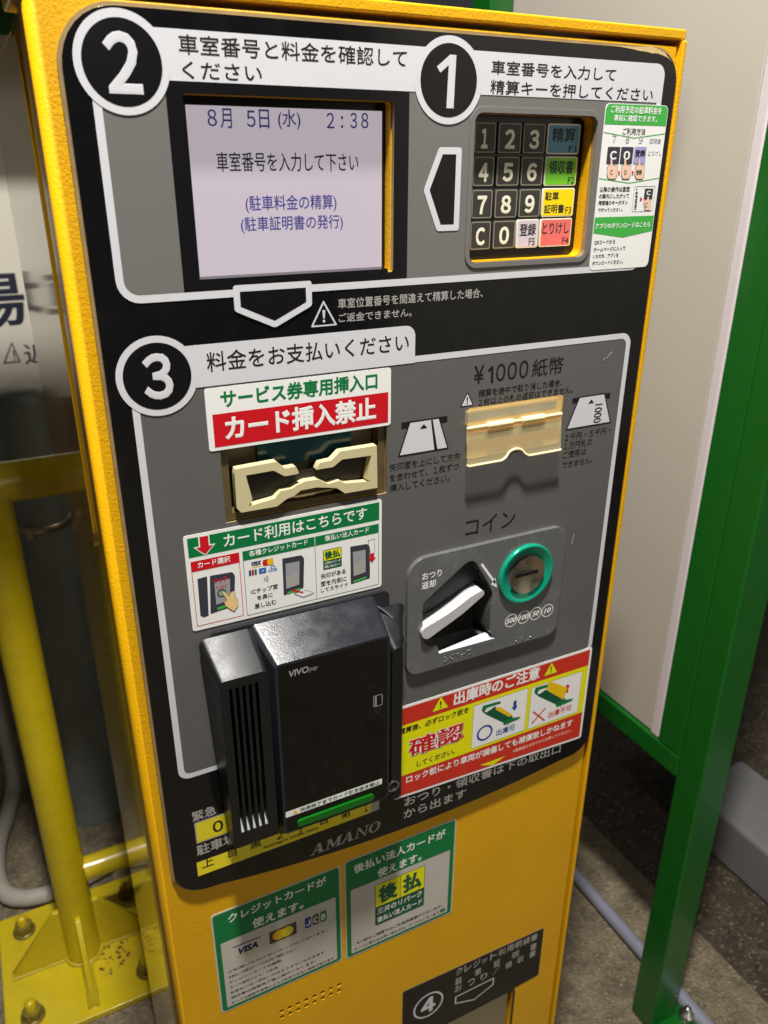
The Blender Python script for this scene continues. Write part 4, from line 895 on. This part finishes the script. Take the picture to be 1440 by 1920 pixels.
m.text('※一部のご精算ではご利用限度額がございます。', R2, 0, 0, D3, 'ink_black', .010, box=(wi[0] + .006, wi[1] + h_ * .115, wi[2] - .006, wi[1] + h_ * .165)); m.text('カードに関するお問い合わせは、コールセンターまで', R2, 0, 0, D3, 'ink_black', .004, box=(wi[0] + .003, wi[1] + h_ * .03, wi[2] - .010, wi[1] + h_ * .075)); m.flat(rloop((wi[2] - .009, wi[1] + h_ * .03, wi[2] - .003, wi[1] + h_ * .08)), D3, 'ink_green')
m.build('deferred_card_sticker', PM)

# step-4 plate and change tray
m = MB(); a = XZ(RL, (140, 640), D0); b = XZ(RL, (1200, 158), D0); c = XZ(RL, (1160, 510), D0); q = (a[0], c[1] - .0005, b[0] - .0004, (a[1] + b[1]) / 2)
low = XZ(RL, (135, 1000), D0)[1]
pq = rounded([(a[0], low), (tray[0] - .004, low), (tray[0] - .004, tray[3] + .002), (tray[2] - .002, tray[3] + .002), (b[0] + .0002, c[1]), (b[0], b[1]), (a[0], a[1])], .003)
m.prism(pq, D0, DY - .0001, 'print_grey', back=False); m.flat(offset(pq, -.0003), D1, 'print_black')
c = XZ(RL, (333, 738), D2); m.flat([circ(*c, .0196, n=48), circ(*c, .0174, n=48)], D2, 'print_white'); m.text('4', RL, 0, 0, D2, 'print_white', .04, fw=True, box=(c[0] - .0096, c[1] - .0122, c[0] + .0090, c[1] + .0122))
tx0 = XZ(RL, (535, 560), D2)[0]; tx1 = XZ(RL, (1150, 240), D2)[0]
l1 = (XZ(RL, (540, 520), D2)[1] + XZ(RL, (1150, 250), D2)[1]) / 2
def row(ss, k):
    n = len(ss); z = XZ(RL, (537, (522, 592, 645)[k]), D2)[1]; zt_ = XZ(RL, (545, (470, 538, 594)[k]), D2)[1]; wc = .0096 if n > 6 else .0092
    for i, ch_ in enumerate(ss):
        if ch_ == ' ': continue
        x = tx0 + (tx1 - tx0 - wc) * i / (n - 1); dz = -.045 * (x - tx0); m.text(ch_, RL, 0, 0, D2, 'print_pale', .014, box=(x, z + dz, x + wc * (.8 if ch_ in 'ッ' else 1), zt_ + dz - (.003 if ch_ in 'ッ' else 0)))
row('クレジット利用明細書', 0); row('駐車証明書', 1); row('おつり／領収書', 2)
aw = PL(RL, [(535, 655), (826, 535), (822, 602), (680, 720), (530, 745)], D2); x0_, x1_ = (aw[0][0] + aw[4][0]) / 2, aw[1][0]; zt_ = (aw[0][1] + aw[1][1]) / 2 - .002; zs = zt_ - .0125
ap = [(x0_, zt_), (x0_, zs), ((x0_ + x1_) / 2, zs - .0105), (x1_, zs), (x1_, zt_)]; m.flat([ccw(ap), list(reversed(offset(ap, -.0016)))], D2, 'print_white')
m.build('step_four_plate', PM)
m = MB(); m.prism([rrect(inset(tray, -.0035), .007), rrect(inset(tray, -.0004), .005)], DY - .0006, DY - .0001, 'bezel_black', back=False); m.flat(rloop(inset(tray, -.004)), .0290, 'bezel_black'); TR = m.build('change_tray', PM)
m = MB(); m.prism(rrect(inset(tray, .0025), .004), .010, .013, 'chrome', bevel=True); m.build('tray_flap', TR, bevel=.001)

# small wear: nicks and scratches on the panel face
for (p, q_) in (((1137, 671), (1147, 659)), ((1130, 676), (1134, 670)), ((806, 192), (812, 178)), ((1071, 1020), (1076, 1000))):
    m = MB(); m.flat(ribbon(PL(IM, [p, q_]), .0005), L5, 'print_white'); m.build('scratch', FP)

# ------------------------------------------------------------------ yellow guard rail behind, on the left
BX, BY = -.106, .628
G = thing('guard_rail', (BX, BY, 0), 'yellow tubular guard rail bolted to the ground left of the machine', 'guard rail')
m = MB(); R_ = .0285; zr = .921
pts = [(BX, BY, .018), (BX, BY, zr - .14)] + [(BX - .0 + .14 * (1 - math.cos(math.radians(a))) , BY, zr - .14 + .14 * math.sin(math.radians(a))) for a in range(9, 91, 9)] + [(BX + .55, BY, zr)]
pts = [(BX, BY, .018), (BX, BY, zr + .0)]
m.tube(pts, R_, 'barrier_yellow', 32); m.build('post', G)
m = MB(); m.tube([(BX - .9, BY, zr), (BX + .62, BY, zr)], R_, 'barrier_yellow', 32); m.build('top_rail', G)
m = MB(); m.tube([(BX + .026, BY, .200), (BX + .62, BY, .200)], .021, 'barrier_yellow', 24); m.build('lower_rail', G)
m = MB(); m.box(BX - .137, BX + .137, BY - .135, BY + .135, .0005, .0125, 'barrier_yellow'); m.build('base_plate', G, bevel=.002)
def gusset(dx, dy):
    m = MB(); t = .0045; nx, ny = -dy * t, dx * t; h = .115; l = .112; o = .026
    pr = [(o, .0125), (o + l - .02, .0125), (o + l - .02, .022), (o + .012, h + .012), (o, h + .012)]
    vs = [(BX + dx * a + nx * s_, BY + dy * a + ny * s_, z) for s_ in (-1, 1) for a, z in pr]; n = len(pr)
    m.add(vs, [tuple(range(n)), tuple(range(2 * n - 1, n - 1, -1))] + [(i, i + n, (i + 1) % n + n, (i + 1) % n) for i in range(n)], 'barrier_yellow'); m.build('gusset', G, bevel=.0012, seg=2)
for d in ((-1, 0), (1, 0), (0, -1), (0, 1)): gusset(*d)
bo = None
for dx in (-.094, .094):
    for dy in (-.09, .09):
        if bo is None:
            m = MB(); m.lathe([(.0001, .0125), (.0195, .0125), (.0195, .0158), (.0001, .0158)], (BX + dx, BY + dy, 0), 'bolt_metal', n=24)
            m.prism([(0, 0), (1, 0), (1, 1)], 0, 0, 'bolt_metal') if False else None
            hx = [(BX + dx + .0158 * math.cos(math.radians(60 * k)), BY + dy + .0158 * math.sin(math.radians(60 * k))) for k in range(6)]
            m.add([(x, y, z) for z in (.0158, .0315) for x, y in hx], [(k, (k + 1) % 6, (k + 1) % 6 + 6, k + 6) for k in range(6)] + [(6, 7, 8, 9, 10, 11)], 'bolt_metal')
            m.lathe([(.0085, .0315), (.0085, .046), (.006, .0495), (.0001, .0505)], (BX + dx, BY + dy, 0), 'barrier_yellow', n=16)
            bo = m.build('anchor_bolt', G); o0 = (BX + dx, BY + dy)
        else:
            o = bo.copy(); COL.objects.link(o); o.parent = G; o.location = bo.location + Vector((BX + dx - o0[0], BY + dy - o0[1], 0)); o.rotation_euler = (0, 0, random.random())
def bead(pts, r_):
    m = MB(); m.tube([(p_[0] + random.uniform(-.0006, .0006), p_[1] + random.uniform(-.0006, .0006), p_[2]) for p_ in pts], [r_ * random.uniform(.75, 1.25) for _ in pts], 'weld', 8); m.build('weld_bead', G)
bead([(BX + .031 * math.cos(a_ * .2), BY + .031 * math.sin(a_ * .2), .014) for a_ in range(32)], .0042)
for dx_, dy_ in ((-1, 0), (0, -1), (1, 0)):
    for sg_ in (-1, 1): bead([(BX + dx_ * (.034 + .086 * k_ / 14) - dy_ * .0062 * sg_, BY + dy_ * (.034 + .086 * k_ / 14) + dx_ * .0062 * sg_, .0135) for k_ in range(15)], .0032)
m = MB()
for k in range(44):
    a = random.uniform(-.3, 1.2); r_ = random.uniform(.031, .075); x, y = BX + r_ * math.cos(a) , BY - r_ * abs(math.sin(a + .3)); s_ = random.uniform(.0012, .004)
    m.add([(x + s_ * random.uniform(.6, 1.2) * math.cos(t_ * math.pi / 4), y + s_ * random.uniform(.6, 1.2) * math.sin(t_ * math.pi / 4), .0127) for t_ in range(8)], [tuple(range(8))], 'rust')
m.build('rust_stain', G)

# grey bollard behind the rail
m = MB(); PXc, PYc, PR = -.036, .998, .052
m.lathe([(.0001, .962), (.030, .960), (.046, .952), (PR, .938), (PR, .02), (PR + .004, .012), (PR + .004, 0)], (PXc, PYc, 0), 'pole_grey', n=48); PO = m.build('grey_bollard'); tag(PO, 'round grey bollard with a domed top behind the yellow guard rail', 'bollard')
m = MB(); m.lathe([(PR, .700), (PR + .003, .700), (PR + .003, .714), (PR, .714)], (PXc, PYc, 0), 'band_steel', n=48); m.box(PXc - .030, PXc - .020, PYc - PR - .010, PYc - PR + .012, .697, .717, 'band_steel'); m.build('steel_band', PO)
# grey hose
m = MB(); hp = [(-.185, 1.16, .30), (-.186, 1.16, .10), (-.190, 1.12, .03), (-.21, 1.04, .018), (-.232, .96, .017), (-.238, .88, .017), (-.228, .825, .017), (-.20, .795, .017), (-.15, .782, .017), (-.08, .79, .017), (.02, .82, .017)]
sm_ = []
for i in range(len(hp) - 1):
    p0, p1, p2, p3 = [Vector(hp[max(0, min(len(hp) - 1, j))]) for j in (i - 1, i, i + 1, i + 2)]
    for k in range(6):
        t = k / 6; sm_.append(.5 * ((2 * p1) + (p2 - p0) * t + (2 * p0 - 5 * p1 + 4 * p2 - p3) * t * t + (3 * p1 - p0 - 3 * p2 + p3) * t ** 3))
sm_.append(Vector(hp[-1])); m.tube(sm_, .0165, 'hose_grey', 16)
o = m.build('conduit_hose'); tag(o, 'pale grey cable conduit looping over the ground behind the guard rail base', 'hose')

# ------------------------------------------------------------------ white board behind, left of the machine
NB = thing('notice_board', (-.5, 1.42, 0), 'white notice board with dark blue lettering and green frame behind the machine', 'notice board')
yb = 1.42
zb0 = at(20, 745, 1, yb).z - .012
m = MB(); zt0 = at(10, 66, 1, yb).z; m.box(-1.5, .42, yb, yb + .03, zb0, zt0, 'sign_white'); NBp = m.build('board', NB)
m = MB(); m.text('駐車場', IM, 0, 0, yb - .0005, 'board_ink', .018, box=(at(44, 560, 1, yb).x - .42, at(20, 612, 1, yb).z, at(46, 560, 1, yb).x, at(20, 508, 1, yb).z))
tri = [at(*p, 1, yb) for p in ((5, 680), (40, 682), (22, 640))]; zc_ = (tri[0].z + tri[1].z) / 2; tt = [(tri[0].x, zc_), (tri[1].x, zc_), (tri[2].x, tri[2].z)]
m.flat([rounded(tt, .003), list(reversed(offset(tt, -.0035)))], yb - .0005, 'ink_charcoal'); xc_ = tri[2].x; m.flat(rloop((xc_ - .0015, zc_ + .012, xc_ + .0015, zc_ + .028)), yb - .0005, 'ink_charcoal'); m.flat(circ(xc_, zc_ + .007, .002, n=8), yb - .0005, 'ink_charcoal')
m.text('近隣', IM, 0, 0, yb - .0005, 'ink_charcoal', .01, box=(at(44, 660, 1, yb).x, at(44, 685, 1, yb).z, at(44, 660, 1, yb).x + .105, at(44, 645, 1, yb).z)); m.build('board_lettering', NBp)
m = MB(); m.box(-1.56, .47, yb - .01, yb + .05, zt0 + .001, zt0 + .09, 'green_paint'); m.build('frame_bar', NB, bevel=.004)
m = MB(); m.box(-1.56, .47, .95, yb + .05, zt0 + .10, zt0 + .13, 'flood_dark'); m.build('shade_slab', NB)  # added out of view to shade the upper notice board
for x in (-1.56, .43):
    m = MB(); m.box(x, x + .05, yb - .012, yb + .045, 0, zt0 + .0005, 'green_paint'); m.build('frame_post', NB, bevel=.003)

# ------------------------------------------------------------------ white panel with green frame, right
SB = thing('sign_board', (.735, .45, 0), 'large white sign board in a green steel frame standing right of the machine', 'sign board')
XF = .710
m = MB(); m.box(.716, .750, .166, .640, .545, 2.4, 'board_white'); m.build('board', SB, bevel=.003)
m = MB(); m.box(.7118, .748, .1476, .1656, .545, 2.4, 'board_edge'); m.build('board_edge', SB, bevel=.004)
m = MB(); m.box(XF, .765, .060, .104, 0.012, 2.4, 'green_paint'); m.build('frame_post', SB, bevel=.003)
m = MB(); m.box(XF + .0006, .757, .1042, .1470, .5445, 2.4, 'green_paint'); m.build('frame_stile', SB, bevel=.002)
m = MB(); m.box(XF + .0004, .757, .1042, .690, .508, .5440, 'green_paint'); m.build('frame_sill', SB, bevel=.003)
m = MB(); m.box(XF, .765, .6905, .745, .012, 2.4, 'green_paint'); m.build('frame_post', SB, bevel=.003)
m = MB(); m.box(XF + .001, .80, .022, .1035, .0005, .0118, 'green_paint'); m.build('foot_plate', SB, bevel=.002)
m = MB(); m.lathe([(.0001, .012), (.0125, .012), (.0125, .022), (.007, .0225), (.006, .034), (.0001, .036)], (.778, .048, 0), 'chrome', n=20); m.build('foot_bolt', SB)
# grey pipe on the ground
m = MB(); m.tube([(.806, 1.6, .0135), (.798, .2, .0135), (.794, -.4, .0135)], .0120, 'pipe_grey', 20); o = m.build('ground_pipe'); tag(o, 'thin grey pipe lying on the concrete along the white sign board', 'pipe')

# low canopy slab, added to shade the back left; pale wall across the lane
m = MB(); m.box(-1.8, .44, .03, .45, 1.83, 1.87, 'flood_dark'); o = m.build('light_blocker'); tag(o, 'added dark slab above the payment machine, blocking lamp light behind it', 'blocker')
m = MB(); m.box(1.42, 4.6, -2.45, -2.40, 0, 3.0, 'board_white'); o = m.build('lane_wall')
tag(o, 'pale wall across the lane mirrored in the glossy front panel', 'wall')
